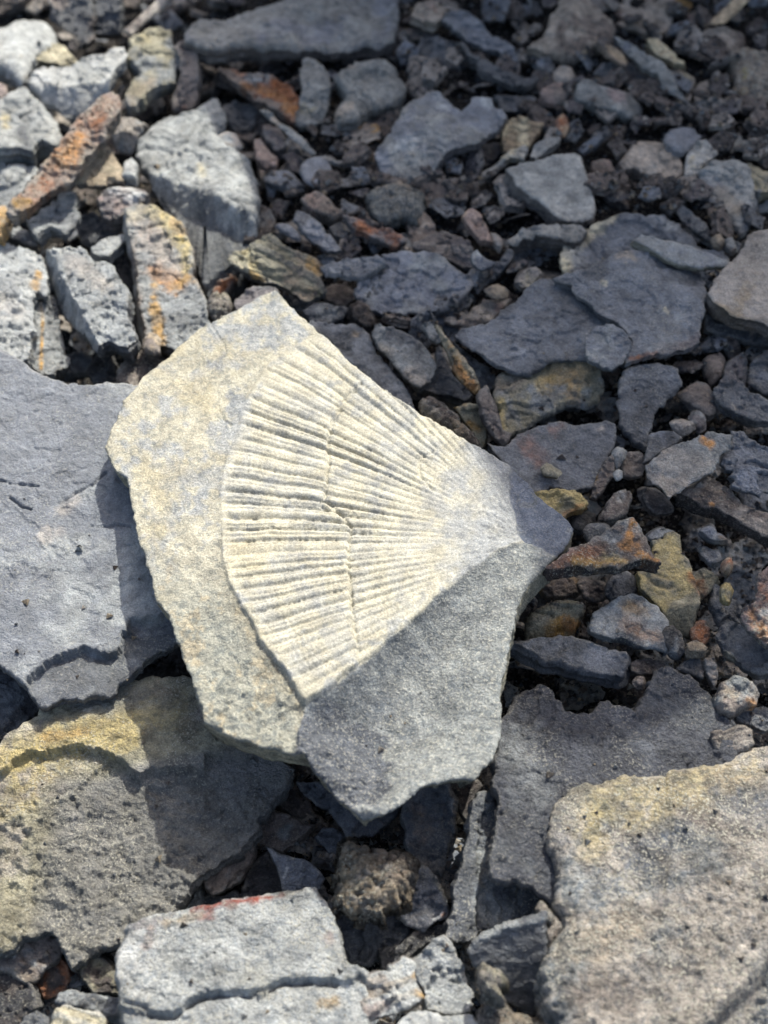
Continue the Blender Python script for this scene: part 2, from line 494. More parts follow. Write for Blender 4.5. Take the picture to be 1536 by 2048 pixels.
def warp(px, amp, sc, seed):
    return px + amp * np.stack([fbm(px[:, 0] / sc, px[:, 1] / sc, 3, seed), fbm(px[:, 0] / sc, px[:, 1] / sc, 3, seed + 5)], -1)

def shell_fields(px):
    d = px - APEX
    r = np.hypot(d[:, 0], d[:, 1])
    th = np.degrees(np.arctan2(-d[:, 1], -d[:, 0]))            # 0 = left, + = up the photo
    th = th + 2.6 * (r / 600.0) ** 2 * np.sign(th) * np.minimum(1, np.abs(th) / 20) + 0.35 * fbm(px[:, 0] / 70, px[:, 1] / 70, 3, 11)
    fx = np.interp(px[:, 1], FAULT[:, 1], FAULT[:, 0])
    side = ss(px[:, 0] - fx, -3, 3)
    return r, th, fx, side

def fossil_height(px, v, D):
    r, th, fx, side = shell_fields(px)
    w = warp(px, 5, 30, 3)
    S = sdf(w, SHELL); Wd = sdf(w, WING); Fa = sdf(warp(px, 8, 18, 8), FACET)
    low = ss(-th, -18, 26)                                      # 1 at the lower ribs
    insh = ss(S, -2, 5)
    h = 0.02 * ss(S, -6, 6) + 0.10 * low * ss(S, -70, 14) + 0.05 * ss(S, 0, 120)
    per = 2.75
    th = th + 0.95 * vn(th / 5.5, th * 0 + 0.5, 19) + 0.4 * vn(th / 2.1, th * 0 + 2.5, 20)
    ph = th / per + 0.42 * side * (0.3 + low) + 0.0
    k = np.floor(ph); fr = ph - k
    amp = 0.62 + 0.38 * _h(k, k * 0, 77)
    major = 1 - np.power(np.abs(2 * fr - 1), 2.8)               # a broad rounded rib with a sharp furrow between two
    cut = 0.30 + 0.4 * (0.5 + 0.5 * _h(k, k * 0 + 3, 5))        # a finer furrow somewhere along its crest
    minor = np.exp(-((fr - cut) / 0.075) ** 2)
    m3 = np.exp(-((fr - (cut + 0.3) % 1.0) / 0.05) ** 2) * (_h(k, k * 0 + 8, 6) > 0)
    A = 0.115 * ss(r, 110, 400) * amp * (1 - 0.32 * low)
    wear = 0.75 + 0.25 * ss(fbm(px[:, 0] / 60, px[:, 1] / 45, 3, 21), -0.45, 0.15)
    ribs = A * wear * (major - 0.75 - (0.30 + 0.15 * low) * minor - 0.22 * m3)
    ribs += A * 0.10 * fbm(px[:, 0] / 9, px[:, 1] / 9, 3, 23, .6)
    h += insh * ribs * (0.15 + 0.85 * ss(S + 8 * fbm(px[:, 0] / 25, px[:, 1] / 25, 3, 25), 0, 26))
    tick = 0.0032 * np.sin(2 * math.pi * r / 10.5 + 2.0 * _h(k, k * 0, 9)) * ss(fbm(px[:, 0] / 90, px[:, 1] / 60, 2, 31) + 0.25 * low, -0.1, 0.3)
    h += insh * tick * (r > 300)
    h += insh * 0.006 * fbm(r / 40, th / 3, 4, 41, .6)
    h += insh * 0.028 * (1 - side) * ss(px[:, 1], 700, 800) * (0.4 + low)
    fd = poly_dist(warp(px, 4, 12, 51), FAULT, False)
    h -= insh * 0.055 * np.exp(-(fd / 3.0) ** 2)
    for pl in ([(870,835),(856,872),(872,905),(838,920),(842,960),(870,990)], [(700,1185),(705,1220),(690,1250)], [(818,900),(880,930),(905,948)], [(650,1000),(640,1020),(655,1030)]):
        fd = poly_dist(warp(px, 3, 12, 52), np.array(pl, float), False)
        h -= insh * 0.03 * np.exp(-(fd / 2.4) ** 2)
    for pl in ([(421,648),(432,665),(448,690),(452,705)], [(438,812),(446,835),(462,850)]):
        fd = poly_dist(warp(px, 3, 12, 53), np.array(pl, float), False)
        h -= 0.03 * np.exp(-(fd / 2.2) ** 2)
    hinge = (1 - ss(r, 110, 260)) * insh                        # worn scaly patch near the hinge
    h += hinge * 0.03 * fbm(r / 14, th / 3.2, 4, 61, 0.6)
    # the wing: dips away along the shell edge, a hollow, then climbs to the right rim
    md = poly_dist(warp(px, 7, 34, 4), MARGIN, False)
    wing = ss(Wd, -4, 8)
    deep = ss(px[:, 0], 1045, 760) * 0.75 + 0.25
    h -= wing * deep * (0.22 + 0.78 * ss(D, 0.0, 1.0)) * (0.95 * (1 - np.exp(-md / 80.0)) - 0.0022 * md)
    fl = terrace(lfbm(px[:, 0] / 75 + 3, px[:, 1] / 24, 5, 71, .55), 5) * ss(px[:, 1] - 0.4 * (px[:, 0] - 620), 1440, 1490) * ss(820 - px[:, 0], 0, 90)
    h += wing * 0.15 * fl
    h += wing * 0.05 * terrace(lfbm(px[:, 0] / 130, px[:, 1] / 90, 5, 74, .6), 5)
    h += wing * 0.012 * fbm(px[:, 0] / 16, px[:, 1] / 16, 4, 73, .65)
    h -= 0.07 * ss(Fa, -2, 5) * (1 - wing)
    lm = (1 - insh) * (1 - wing)
    h -= lm * 0.10 * ss(px[:, 1], 1150, 1500)
    h += lm * 0.024 * fbm(px[:, 0] / 20, px[:, 1] / 20, 5, 81, 0.65) * (0.5 + ss(px[:, 1], 1000, 1350))
    st = ss(fbm(px[:, 0] / 60, px[:, 1] / 45, 4, 83, 0.6), 0.08, 0.14) * ss(px[:, 1], 1280, 1380)
    h += lm * 0.05 * st
    return h

def fossil_colour(px, v, C, G, D):
    r, th, fx, side = shell_fields(px)
    S = sdf(warp(px, 5, 30, 3), SHELL); Wd = sdf(warp(px, 5, 30, 3), WING); Fa = sdf(warp(px, 8, 18, 8), FACET)
    n1 = fbm(px[:, 0] / 48, px[:, 1] / 48, 5, 101, 0.62); n2 = fbm(px[:, 0] / 17, px[:, 1] / 17, 4, 111, 0.62)
    cream = np.array((0.385, 0.362, 0.275)); yel = np.array((0.385, 0.338, 0.215)); grey = np.array((0.265, 0.276, 0.268))
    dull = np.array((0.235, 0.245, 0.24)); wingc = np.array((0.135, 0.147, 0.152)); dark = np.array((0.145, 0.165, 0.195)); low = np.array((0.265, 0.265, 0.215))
    def mixc(C, c, m): return C * (1 - m[:, None]) + c * m[:, None]
    C = np.tile(cream, (len(px), 1))
    C = mixc(C, grey, ss(n1 + 0.6 * n2, -0.15, 0.3) * 0.9 * (1 - 0.55 * ss(S, 0, 20)))
    C = mixc(C, yel, ss(fbm(px[:, 0] / 80, px[:, 1] / 80, 4, 121) - 0.6 * np.abs(px[:, 0] - 330) / 200, -0.35, 0.35) * 0.65)
    # right part of the shell greyer, the soft edge of the shade painted in
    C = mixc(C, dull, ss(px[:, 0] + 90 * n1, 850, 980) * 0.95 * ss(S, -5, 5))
    # lower left margin, greener and darker
    m = ss(px[:, 1] + 110 * n1 + 0.25 * px[:, 0], 1140, 1330) * (1 - ss(S, -3, 3)) * (1 - ss(Wd, -3, 3))
    C = mixc(C, low, m)
    C = mixc(C, np.array((0.34, 0.29, 0.19)), m * ss(n2 + n1, 0.1, 0.5) * 0.7 * ss(-S, -60, -5 + 0))
    m = ss(-S, 45, 0) * (px[:, 0] < 640) * ss(px[:, 1], 1080, 1250) * (1 - ss(S, -2, 2)) * (1 - ss(Wd, -3, 3))  # brown band along the lower arc paints the slope's shade
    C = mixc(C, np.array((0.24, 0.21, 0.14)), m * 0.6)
    # wing: its slate colour, plus the slope's shade painted in near the margin
    wg = ss(Wd, -2, 4) * (1 - ss(S, -2, 3))
    C = mixc(C, wingc, wg)
    C = mixc(C, np.array((0.255, 0.268, 0.247)), wg * ss(0.5 * n1 + 0.3 * n2 + (px[:, 0] * 0.7 + px[:, 1] * 0.3 - 1000) / 260, -0.7, 0.6) * 0.9)
    C = mixc(C, np.array((0.095, 0.104, 0.115)), wg * ss(0.8 * lfbm(px[:, 0] / 60, px[:, 1] / 30, 4, 131) + ss(poly_dist(px, np.array([(710., 1520), (650, 1480)]), False), 150, 20) - 0.5, 0, 0.2))
    C = mixc(C, dark, ss(Fa, -1, 3) * (1 - wg))
    C = mixc(C, np.array((0.22, 0.22, 0.19)), ss(Fa, -1, 3) * (1 - wg) * ss(n2, 0.2, 0.45) * 0.5)
    # amounts of pale specks, dark flecks and bump across the slab
    G = G.copy()
    G[:, 0] = 0.22 + wg * 0.22 * ss(px[:, 0] * 0.6 + px[:, 1] * 0.4, 900, 1150)
    G[:, 1] = 0.6 * (1 - wg) * (1 - 0.7 * ss(S, -3, 3)) + 0.4 * wg + 0.2 * ss(px[:, 1], 1150, 1350) * (1 - ss(S, -3, 3))
    G[:, 2] = 0.7 - 0.35 * ss(S, -3, 3) + 0.2 * wg
    f = ss(Fa, -1, 3) * (1 - wg)
    G[:, 0] = G[:, 0] * (1 - f) + 0.12 * f
    C = mixc(C, grey * 0.85, ss(S, 0, 10) * ss(fbm(px[:, 0] / 34, px[:, 1] / 22, 5, 151, .65), 0.1, 0.45) * 0.6)
    C = C * (1 + (0.10 + 0.2 * wg) * n2)[:, None]
    return C, G

OUT = [(555,579),(571,602),(598,628),(623,648),(660,683),(698,723),(733,751),(776,783),(819,813),(850,833),(893,856),(930,880),(967,899),(1018,926),
    (1046,946),(1069,973),(1100,1003),(1135,1034),(1145,1052),(1135,1079),(1100,1122),(1069,1153),(1049,1184),(1036,1212),(1030,1235),(1023,1268),(1015,1300),(1011,1334),
    (1003,1370),(999,1405),(1001,1459),(991,1491),(980,1522),(950,1557),(930,1553),(909,1555),(882,1559),(855,1567),(827,1578),(820,1594),(784,1612),(750,1622),(726,1630),
    (700,1612),(675,1590),(650,1562),(628,1538),(605,1505),(587,1500),(550,1496),(512,1490),(460,1470),(425,1455),(405,1438),(400,1408),(389,1375),(377,1345),(369,1320),(356,1278),
    (337,1232),(314,1193),(298,1135),(275,1079),(265,1032),(257,985),(252,950),(240,945),(229,934),(215,905),(214,890),(219,872),(227,848),(236,824),(246,801),(262,782),(272,772),
    (285,755),(298,742),(330,716),(369,684),(400,660),(421,646),(470,623),(509,602)]
root, parts_, info = rock('stone_matrix', OUT, 0.0, T=0.6, slope=(0.0, 0.0), col='cream', relief=0.03, rough=0.0, steps=0.0, jag=0.035, rnd=0.025, rndR=0.06, mott=0.3,
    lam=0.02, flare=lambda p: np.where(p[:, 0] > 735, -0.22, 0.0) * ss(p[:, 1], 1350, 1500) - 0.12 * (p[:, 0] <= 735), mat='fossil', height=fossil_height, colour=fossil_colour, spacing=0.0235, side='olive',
    split=('shell_imprint', lambda p: sdf(warp(p, 5, 30, 3), SHELL) > 0, 'fossil_slab'), seed=7)
tag(root, 'cream and grey shale slab carrying the ribbed fan-shaped fossil shell, on top of the darker stones', 'fossil slab')

# ------------------------------------------------------------------ the stones, traced one by one: outline in photo pixels, height z in cm
def S(name, label, z, pts, group=None, cat=None, **k):
    k.setdefault('T', 0.35)
    if 'split' in k: k['split'] = (k['split'][0], k['split'][1], name)
    o, _, info = rock('stone_body' if 'split' in k else name, pts, z, **k)
    tag(o, label, cat or {'slate_plate': 'slate', 'slate_chip': 'chip', 'soil_clod': 'clod', 'pebble': 'pebble', 'dry_stalk': 'stalk'}.get(name, 'stone'), group)
    return o, info

FAR = dict(res=1100)
CLOD = dict(mat='grit', rnd=0.9, rndR=9, rough=0.06, steps=0, relief=0.05, spk=0.75, drk=0.9, bump=1.0, jag=0.07, lam=0.06, smooth_outline=0)
PEB = dict(rnd=0.07, rndR=0.14, steps=0.03, jag=0.05, facets=1)
LIT = dict(spk=0.3, drk=0.3)

# --- the large plates round the fossil
S('slate_plate', 'large smooth grey slate plate under the left side of the fossil slab, at left edge', -0.72,
  [(-60,690),(-20,697),(0,700),(35,722),(80,747),(130,762),(190,768),(240,767),(285,765),(400,850),(430,1000),(430,1200),(346,1279),(305,1298),(258,1337),(230,1349),(223,1369),(190,1378),(156,1386),(120,1392),(82,1402),(47,1361),(20,1340),(0,1328),(-60,1290)],
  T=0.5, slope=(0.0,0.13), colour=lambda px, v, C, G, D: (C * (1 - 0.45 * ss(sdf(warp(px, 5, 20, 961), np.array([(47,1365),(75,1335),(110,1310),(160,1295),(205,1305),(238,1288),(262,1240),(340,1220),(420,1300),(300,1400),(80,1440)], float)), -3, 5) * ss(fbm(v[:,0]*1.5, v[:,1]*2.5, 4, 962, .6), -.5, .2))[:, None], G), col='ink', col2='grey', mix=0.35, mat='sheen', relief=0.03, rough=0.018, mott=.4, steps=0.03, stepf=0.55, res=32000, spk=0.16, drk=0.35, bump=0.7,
  lows=[([(47,1365),(75,1335),(110,1310),(160,1295),(205,1305),(238,1288),(262,1240),(340,1220),(420,1300),(300,1400),(80,1440)],0.17,0.03),
        ([(120,1010),(90,1100),(55,1180),(50,1300),(120,1290),(180,1290),(235,1280),(250,1190),(262,1060),(215,1040),(170,1030)],0.03,0.12)],
  cracks=[([(212,946),(185,968),(150,985),(118,1005)],0.07,0.02),([(0,962),(30,968),(80,972)],0.05,0.015),([(20,996),(45,1015),(62,1018)],0.07,0.02),([(180,1048),(240,1048),(262,1052)],0.05,0.015),([(70,850),(90,868)],0.03,.012)],
  stains=[(85,1075,110,1068,18,'taupe',.6),(150,1000,120,1020,12,'taupe',.5),(110,1360,210,1340,48,'slate',.55),(200,1310,240,1300,20,'slate',.6),(240,1230,250,1130,30,'pale',.25)])
LAYER = np.array([(-80,1540),(0,1532),(30,1512),(62,1499),(85,1500),(130,1492),(165,1490),(200,1506),(240,1520),(262,1532),(280,1545),(310,1532),(345,1532),(375,1533),(400,1532),(412,1512),(450,1505),(500,1495),(700,1480),(700,1200),(-80,1200)], float)
S('shale_stone', 'big lower-left stone with a yellow-ochre upper layer and rough grey lower layer, beneath fossil slab', -1.55,
  [(-60,1500),(-20,1490),(0,1474),(30,1450),(60,1430),(85,1402),(140,1392),(220,1366),(310,1350),(375,1342),(450,1380),(520,1440),(585,1530),(571,1555),(545,1575),(530,1598),(505,1632),(508,1652),(480,1680),(430,1715),(398,1740),(375,1760),(345,1805),(310,1824),(270,1840),(240,1865),(205,1885),(170,1902),(130,1920),(120,1905),(110,1872),(92,1848),(60,1860),(40,1868),(0,1895),(-60,1915)],
  split=('upper_layer', lambda p: inside(warp(p,6,30,907), LAYER)), T=0.75, slope=(0.02,0.06), col='olive', col2='taupe', mix=0.4, mat='stone', relief=0.05, steps=0.03, res=26000, spk=0.45, drk=0.35, bump=1.0, rough=0.02, side='grey', mott=1.1,
  lows=[([(-80,1540),(0,1532),(30,1512),(62,1499),(85,1500),(130,1492),(165,1490),(200,1506),(240,1520),(262,1532),(280,1545),(310,1532),(345,1532),(375,1533),(400,1532),(412,1512),(450,1505),(500,1495),(700,1480),(700,1700),(300,2000),(-80,2000)],0.17,0.03),
        ([(30,1900),(60,1700),(75,1640),(100,1600),(150,1575),(172,1545),(195,1525),(240,1530),(300,1560),(500,1540),(700,1600),(300,2000)],0.07,0.05)],
  height=lambda px, v, D: ss(px[:,1], 1540, 1580) * (0.19*terrace(lfbm(v[:,0]*0.9, v[:,1]*1.9, 5, 907, 0.55), 7, .3) + 0.07*lfbm(v[:,0]*4.0, v[:,1]*6.0, 5, 917, .6) + 0.05*lfbm(v[:,0]*9.0, v[:,1]*11.0, 3, 927, .6)),
  colour=lambda px, v, C, G, D: (C * (1 - 0.0) * (1 - (ss(px[:,1] - 1535 + 0.16*(np.abs(px[:,0]-150)), -5, 25) * ss(px[:,0] + px[:,1]*0.2, 380, 460) * 0.75)[:,None]) + np.array((0.185,0.188,0.186))*(1+0.5*lfbm(v[:,0]*2.2, v[:,1]*3.2, 5, 937, .6))[:,None] * (ss(px[:,1] - 1535 + 0.16*(np.abs(px[:,0]-150)), -5, 25) * ss(px[:,0] + px[:,1]*0.2, 380, 460) * 0.75)[:,None], G),
  stains=[(0,1520,270,1430,40,'yellow',.9),(150,1478,260,1480,26,'yellow',.95),(40,1450,110,1400,26,'cream',.7),(230,1375,330,1365,16,'cream',.6),(230,1440,340,1400,30,'yellow',.5),(90,1475,170,1462,14,'ochre',.5),(180,1400,320,1400,34,'grey',.6),(310,1420,350,1440,30,'yellow',.45),
          (30,1570,80,1540,26,'yellow',.7),(0,1610,50,1600,26,'yellow',.45),(90,1770,110,1790,20,'cream',.5),(200,1700,220,1715,12,'cream',.5),(430,1530,560,1520,20,'taupe',.6),(480,1555,530,1575,22,'taupe',.6),(20,1660,10,1720,34,'taupe',.6),(320,1370,330,1375,20,'tan',.5)])
S('slate_plate', 'large jagged charcoal slate plate with notched top edge, between fossil slab and mottled corner stone', -0.85,
  [(1001,1455),(1010,1432),(1030,1404),(1057,1377),(1075,1373),(1092,1376),(1112,1400),(1124,1415),(1135,1423),(1155,1427),(1186,1423),(1202,1400),(1221,1388),(1248,1400),(1272,1408),(1288,1396),(1292,1380),(1290,1362),(1311,1341),(1335,1335),(1366,1336),(1397,1357),(1424,1392),(1440,1420),(1448,1430),(1460,1460),(1480,1500),(1440,1580),(1300,1680),(1160,1800),(1108,1796),(1084,1787),(1053,1767),(1014,1761),(983,1755),(977,1720),(979,1690),(987,1660),(998,1603),(990,1585),(983,1576),(985,1540),(990,1500)],
  T=0.3, slope=(-0.02,0.06), col='night', col2='slate', mix=0.4, res=16000, relief=0.07, steps=0.06, spk=0.22, drk=0.35, bump=1.0, jag=0.06, rough=0.03, rnd=.05,
  stains=[(1010,1480,1060,1560,34,'grey',.35),(1060,1450,1030,1500,30,'grey',.4),(1340,1400,1400,1430,50,'slate',.7),(1100,1570,1090,1600,24,'grey',.4),(1240,1430,1300,1500,30,'ink',.3)],
  height=lambda px, v, D: 0.05*ss(px[:,0]-1200+0.35*(px[:,1]-1400)*0, -70, -200)*fbm(v[:,0]*4, v[:,1]*4, 4, 933, .6) + 0.10*ss(sdf(px, np.array([(1240,1400),(1292,1320),(1480,1330),(1500,1500),(1380,1520),(1300,1480)],float)), -20, 20)*0.6,
  cracks=[([(1204,1545),(1208,1530),(1200,1500),(1205,1470)],.03,.012),([(1120,1520),(1126,1580)],.03,.01)])
S('shale_stone', 'large mottled yellow and grey gritty stone with a hairline crack, filling the bottom right corner', -0.75,
  [(1104,1615),(1112,1595),(1135,1576),(1160,1560),(1180,1554),(1215,1552),(1250,1545),(1290,1540),(1333,1537),(1370,1532),(1400,1524),(1436,1515),(1470,1500),(1500,1486),(1570,1468),(1640,1480),(1640,2130),(1140,2130),(1112,2040),(1094,2005),(1088,1966),(1094,1935),(1102,1908),(1120,1872),(1126,1841),(1118,1815),(1113,1790),(1112,1750),(1108,1712),(1098,1680),(1098,1655)],
  T=0.9, slope=(0.0,0.03), col='taupe', col2='grey', mix=0.5, mat='stone', res=26000, rough=0.03, mott=1.5, relief=0.06, steps=0.0, rnd=0.2, rndR=0.36, jag=0.05, spk=0.95, drk=0.9, bump=1.1, flare=.02,
  height=lambda px, v, D: (0.055*worley(v[:,0]*9, v[:,1]*9, 951)*ss(fbm(v[:,0]*2,v[:,1]*2,3,953),-.3,.3)+0.03*worley(v[:,0]*15, v[:,1]*15, 952))*(0.45+ss(px[:,1],1650,1850)) - 0.3*ss((px[:,0]-1380)+(px[:,1]-2060), 0, 60),
  folds=[((1385,2070),(1580,1915),(1580,2080),0.9,0.7)],
  cracks=[([(1334,1538),(1333,1600),(1342,1650),(1338,1700),(1328,1760),(1326,1800)],.045,.012)],
  stains=[(1170,1600,1460,1560,70,'yellow',.55),(1180,1650,1185,1700,36,'yellow',.45),(1280,1650,1330,1640,30,'yellow',.45),(1460,1560,1480,1580,44,'tan',.6),(1375,1640,1420,1655,22,'brown',.75),(1270,1720,1350,1665,40,'ink',.8),(1450,1600,1530,1600,36,'ink',.6),(1190,1760,1230,1790,30,'ink',.5),
          (1150,1580,1120,1660,34,'ink',.5),(1320,1740,1330,1800,36,'slate',.4),(1480,1610,1530,1640,40,'ink',.4),(1220,1790,1160,1760,30,'pale',.4),(1150,1900,1250,1850,60,'tan',.5),(1300,1950,1500,1980,60,'taupe',.6),(1160,1985,1250,2000,44,'brown',.6),(1290,1930,1360,1940,20,'brown',.6)])
RED = np.array([(330,1835),(330,1812),(440,1792),(560,1766),(640,1760),(640,1786),(560,1800),(470,1824),(400,1842)], float)
S('shale_stone', 'pale grey block with a dark red crust along its upper edge, at bottom of photo', -1.15,
  [(258,1845),(270,1838),(300,1826),(330,1815),(360,1812),(390,1806),(440,1795),(500,1784),(560,1770),(610,1762),(633,1765),(640,1785),(655,1797),(668,1810),(672,1830),(678,1850),(680,1875),(683,1915),(697,1930),(712,1925),(728,1930),(741,1950),(735,1985),(732,2030),(745,2120),(230,2120),(240,2050),(238,1990),(235,1930),(240,1890),(254,1872)],
  split=('red_crust', lambda p: inside(warp(p,5,18,908), RED)), T=0.75, slope=(0.0,0.02), col='pale', col2='white', mix=0.35, mat='stone', res=13000, relief=0.06, steps=0.04, rnd=0.07, spk=0.5, drk=0.6, bump=1.0, rough=0.012,
  lows=[([(200,2008),(250,2002),(300,2022),(345,2028),(365,2012),(400,1992),(440,1985),(500,1986),(545,1970),(575,1962),(620,1960),(680,1965),(720,1955),(780,1990),(780,2160),(200,2160)],0.12,0.03)],
  cracks=[([(250,2002),(300,2022),(345,2028),(365,2012),(400,1992),(440,1985),(500,1986),(545,1970),(575,1962),(620,1960),(680,1965)],.09,.03),([(380,1952),(430,1950),(470,1944)],.03,.01)],
  folds=[((262,1850),(640,1775),(400,1780),0.7,0.2)],
  stains=[(390,1815,560,1785,10,'red',.9),(400,1836,420,1830,12,'red',.65),(460,1815,468,1810,8,'pink',.8),(560,1778,600,1770,12,'dbrown',.8),(270,1848,340,1828,14,'mauve',.6),(300,1860,290,1890,10,'pink',.7),(330,1845,400,1830,10,'tan',.6),(655,1870,662,1880,14,'pink',.6),(645,2003,670,2000,14,'tan',.9),(600,1900,560,1890,36,'grey',.5),(500,1950,520,1970,30,'olive',.3)])
# --- bottom strip
S('slate_chip', 'pale lavender-grey slate chip with fine creases, at the bottom between striped chip and dark triangle', -1.35,
  [(831,1915),(847,1896),(860,1880),(884,1872),(896,1880),(903,1895),(911,1912),(927,1933),(933,1963),(946,1982),(944,2005),(941,2024),(901,2032),(855,2024),(847,2003),(850,1990),(839,1960)], col='grey', col2='pale', mat='sheen', res=5000, mix=.4, **LIT)
S('shale_stone', 'small pale stone with brown bedding stripes, lower centre, right of the red-crusted block', -1.25,
  [(725,1995),(733,1955),(750,1945),(769,1941),(792,1922),(807,1909),(822,1912),(833,1920),(834,1940),(838,1957),(845,1972),(852,1990),(838,2002),(820,2014),(790,2025),(756,2032),(732,2034)], col='pale', col2='taupe', mix=.5, stripes=((740,1990),(840,1950),0.14,0.012,'tan'), stains=[(838,1985,848,1990,10,'ochre',.8),(742,2020,770,2010,16,'pink',.6),(832,1945,830,1950,7,'ochre',.6)], res=4500, spk=.3, drk=.5, side='brown')
S('slate_plate', 'rounded grey slate plate cut off by the bottom edge, below the striped stone', -1.3,
  [(785,2080),(796,2048),(808,2036),(820,2027),(847,2024),(870,2032),(890,2034),(925,2027),(952,2027),(965,2042),(975,2060),(985,2110),(780,2110)], col='grey', col2='pale', mat='sheen', **LIT)
S('slate_plate', 'dark plain slate triangle with a pale top rim, standing beside the gritty corner stone', -1.2,
  [(935,1900),(942,1883),(960,1869),(983,1862),(1006,1849),(1030,1842),(1053,1838),(1092,1838),(1094,1900),(1094,1985),(1080,2030),(1060,2032),(1045,2025),(1014,2005),(985,1980),(960,1950),(945,1930)], col='slate', slope=(0.1,1.15), T=.25, relief=.015, steps=.01, res=3500, spk=.1, drk=.3, rnd=.03, stains=[(940,1893,1006,1860,8,'grey',.8),(1006,1858,1090,1842,6,'grey',.7)])
S('slate_plate', 'long dark rough slate stone standing left of the charcoal plate, bottom centre right', -1.35,
  [(943,1605),(955,1585),(967,1572),(986,1572),(1000,1600),(1000,1700),(1010,1740),(1060,1765),(1092,1790),(1094,1828),(1060,1838),(1030,1843),(1000,1855),(960,1868),(938,1884),(915,1880),(897,1872),(900,1850),(908,1805),(915,1760),(925,1710),(932,1680),(938,1640)], col='slate', col2='grey', mix=.45, T=.4, slope=(0.0,0.25), relief=.06, steps=.05, res=5000, rough=.02, spk=.3,
  lows=[([(958,1640),(955,1720),(960,1850),(1010,1880),(1120,1840),(1120,1700),(1000,1600)],.12,.06)])
S('shale_stone', 'dark stone with a brown patch standing under the lower tip of the fossil slab', -1.75,
  [(800,1620),(807,1590),(831,1568),(870,1560),(900,1555),(911,1607),(910,1640),(909,1660),(898,1685),(893,1703),(890,1725),(887,1749),(858,1741),(840,1735),(828,1730),(822,1715),(820,1703),(810,1680)], col='slate', col2='brown', mix=.3, slope=(0.1,.35), stains=[(832,1620,840,1670,20,'brown',.9),(835,1725,880,1735,16,'taupe',.4)], res=3500)
S('slate_chip', 'dark brown stone corner tucked between the fossil tip and the long dark slate', -2.0,
  [(905,1560),(935,1552),(955,1560),(965,1575),(948,1592),(940,1620),(935,1650),(920,1630),(908,1600)], col='dbrown', slope=(0,.3))
S('slate_plate', 'blue-grey slate plate right of and beneath the crumbly soil lump', -1.7,
  [(818,1725),(830,1732),(855,1738),(874,1754),(888,1778),(898,1808),(895,1829),(880,1836),(868,1841),(842,1867),(828,1862),(812,1852),(790,1832),(780,1780)], col='blue', col2='slate', mix=.4, slope=(0,.35), res=3000, stains=[(862,1745,890,1790,8,'olive',.5),(800,1832,850,1835,18,'white',.8),(885,1828,888,1826,5,'rust',.7)], folds=[((795,1828),(890,1832),(840,1870),-.3,.2)])  # the white patch is a spot of sunlight painted on the plate
S('soil_clod', 'crumbly brown lump of dried soil, lower centre, above the red-crusted block', -1.0,
  [(640,1765),(645,1745),(655,1725),(680,1703),(705,1690),(745,1684),(775,1686),(795,1693),(815,1710),(828,1728),(832,1750),(834,1785),(815,1790),(800,1812),(770,1822),(740,1830),(705,1822),(680,1800),(655,1785)], col='tan', col2='taupe', T=.55, slope=(0,.05), res=12000, stains=[(720,1700,790,1720,40,'tan',.6),(680,1740,700,1770,20,'cream',.5),(760,1700,800,1740,26,'pink',.35),(660,1725,660,1760,20,'brown',.8)], **dict(CLOD, rough=.085, rnd=.3, lam=.1, mott=1.6, spacing=.015, jag=.16, relief=.16))
S('slate_plate', 'dark slate plate in shade directly below the crumbly soil lump', -2.0,
  [(660,1810),(680,1800),(740,1815),(800,1815),(822,1848),(812,1885),(790,1898),(760,1905),(740,1925),(715,1925),(695,1930),(682,1915),(676,1870)], col='slate', slope=(0,.4))
S('slate_chip', 'small black slate chip between the lavender chip and the blue-grey plate, lower centre', -2.0,
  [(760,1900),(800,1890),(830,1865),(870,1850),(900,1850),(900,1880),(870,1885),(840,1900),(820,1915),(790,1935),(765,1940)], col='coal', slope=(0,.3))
S('soil_clod', 'small pale crumbly clod perched in front of the dark slate triangle', -0.75,
  [(954,1939),(958,1925),(967,1917),(989,1931),(1003,1940),(1013,1949),(1010,1966),(997,1971),(1006,1985),(1010,1998),(989,1995),(975,1982),(967,1976),(956,1960)], col='taupe', col2='olive', T=.3, res=3500, stains=[(970,1930,990,1945,14,'cream',.7)], **dict(CLOD, rough=.08, rnd=.16))
S('soil_clod', 'heap of crumbly soil cut by the bottom edge, right of centre', -1.2,
  [(948,2010),(960,1995),(985,1990),(1000,2002),(1015,2014),(1040,2022),(1075,2035),(1096,2020),(1115,2030),(1135,2060),(1135,2120),(950,2120)], col='taupe', col2='brown', T=.5, res=5000, stains=[(1020,2035,1070,2045,26,'tan',.6)], **dict(CLOD, rough=.07, rnd=.25))
S('soil_clod', 'tiny clod on the tip of the dark slate triangle beside the corner stone', -0.85,
  [(1070,1812),(1080,1798),(1090,1806),(1100,1822),(1110,1840),(1102,1852),(1092,1845),(1078,1834)], col='taupe', T=.15, res=900, **dict(CLOD, rough=.05, rnd=.08))
S('soil_clod', 'crumbly bit wedged against the left edge of the corner stone', -0.95,
  [(1092,1850),(1108,1830),(1124,1845),(1128,1862),(1112,1882),(1104,1905),(1094,1900),(1096,1875)], col='taupe', col2='brown', T=.25, res=1400, **dict(CLOD, rough=.05, rnd=.1))
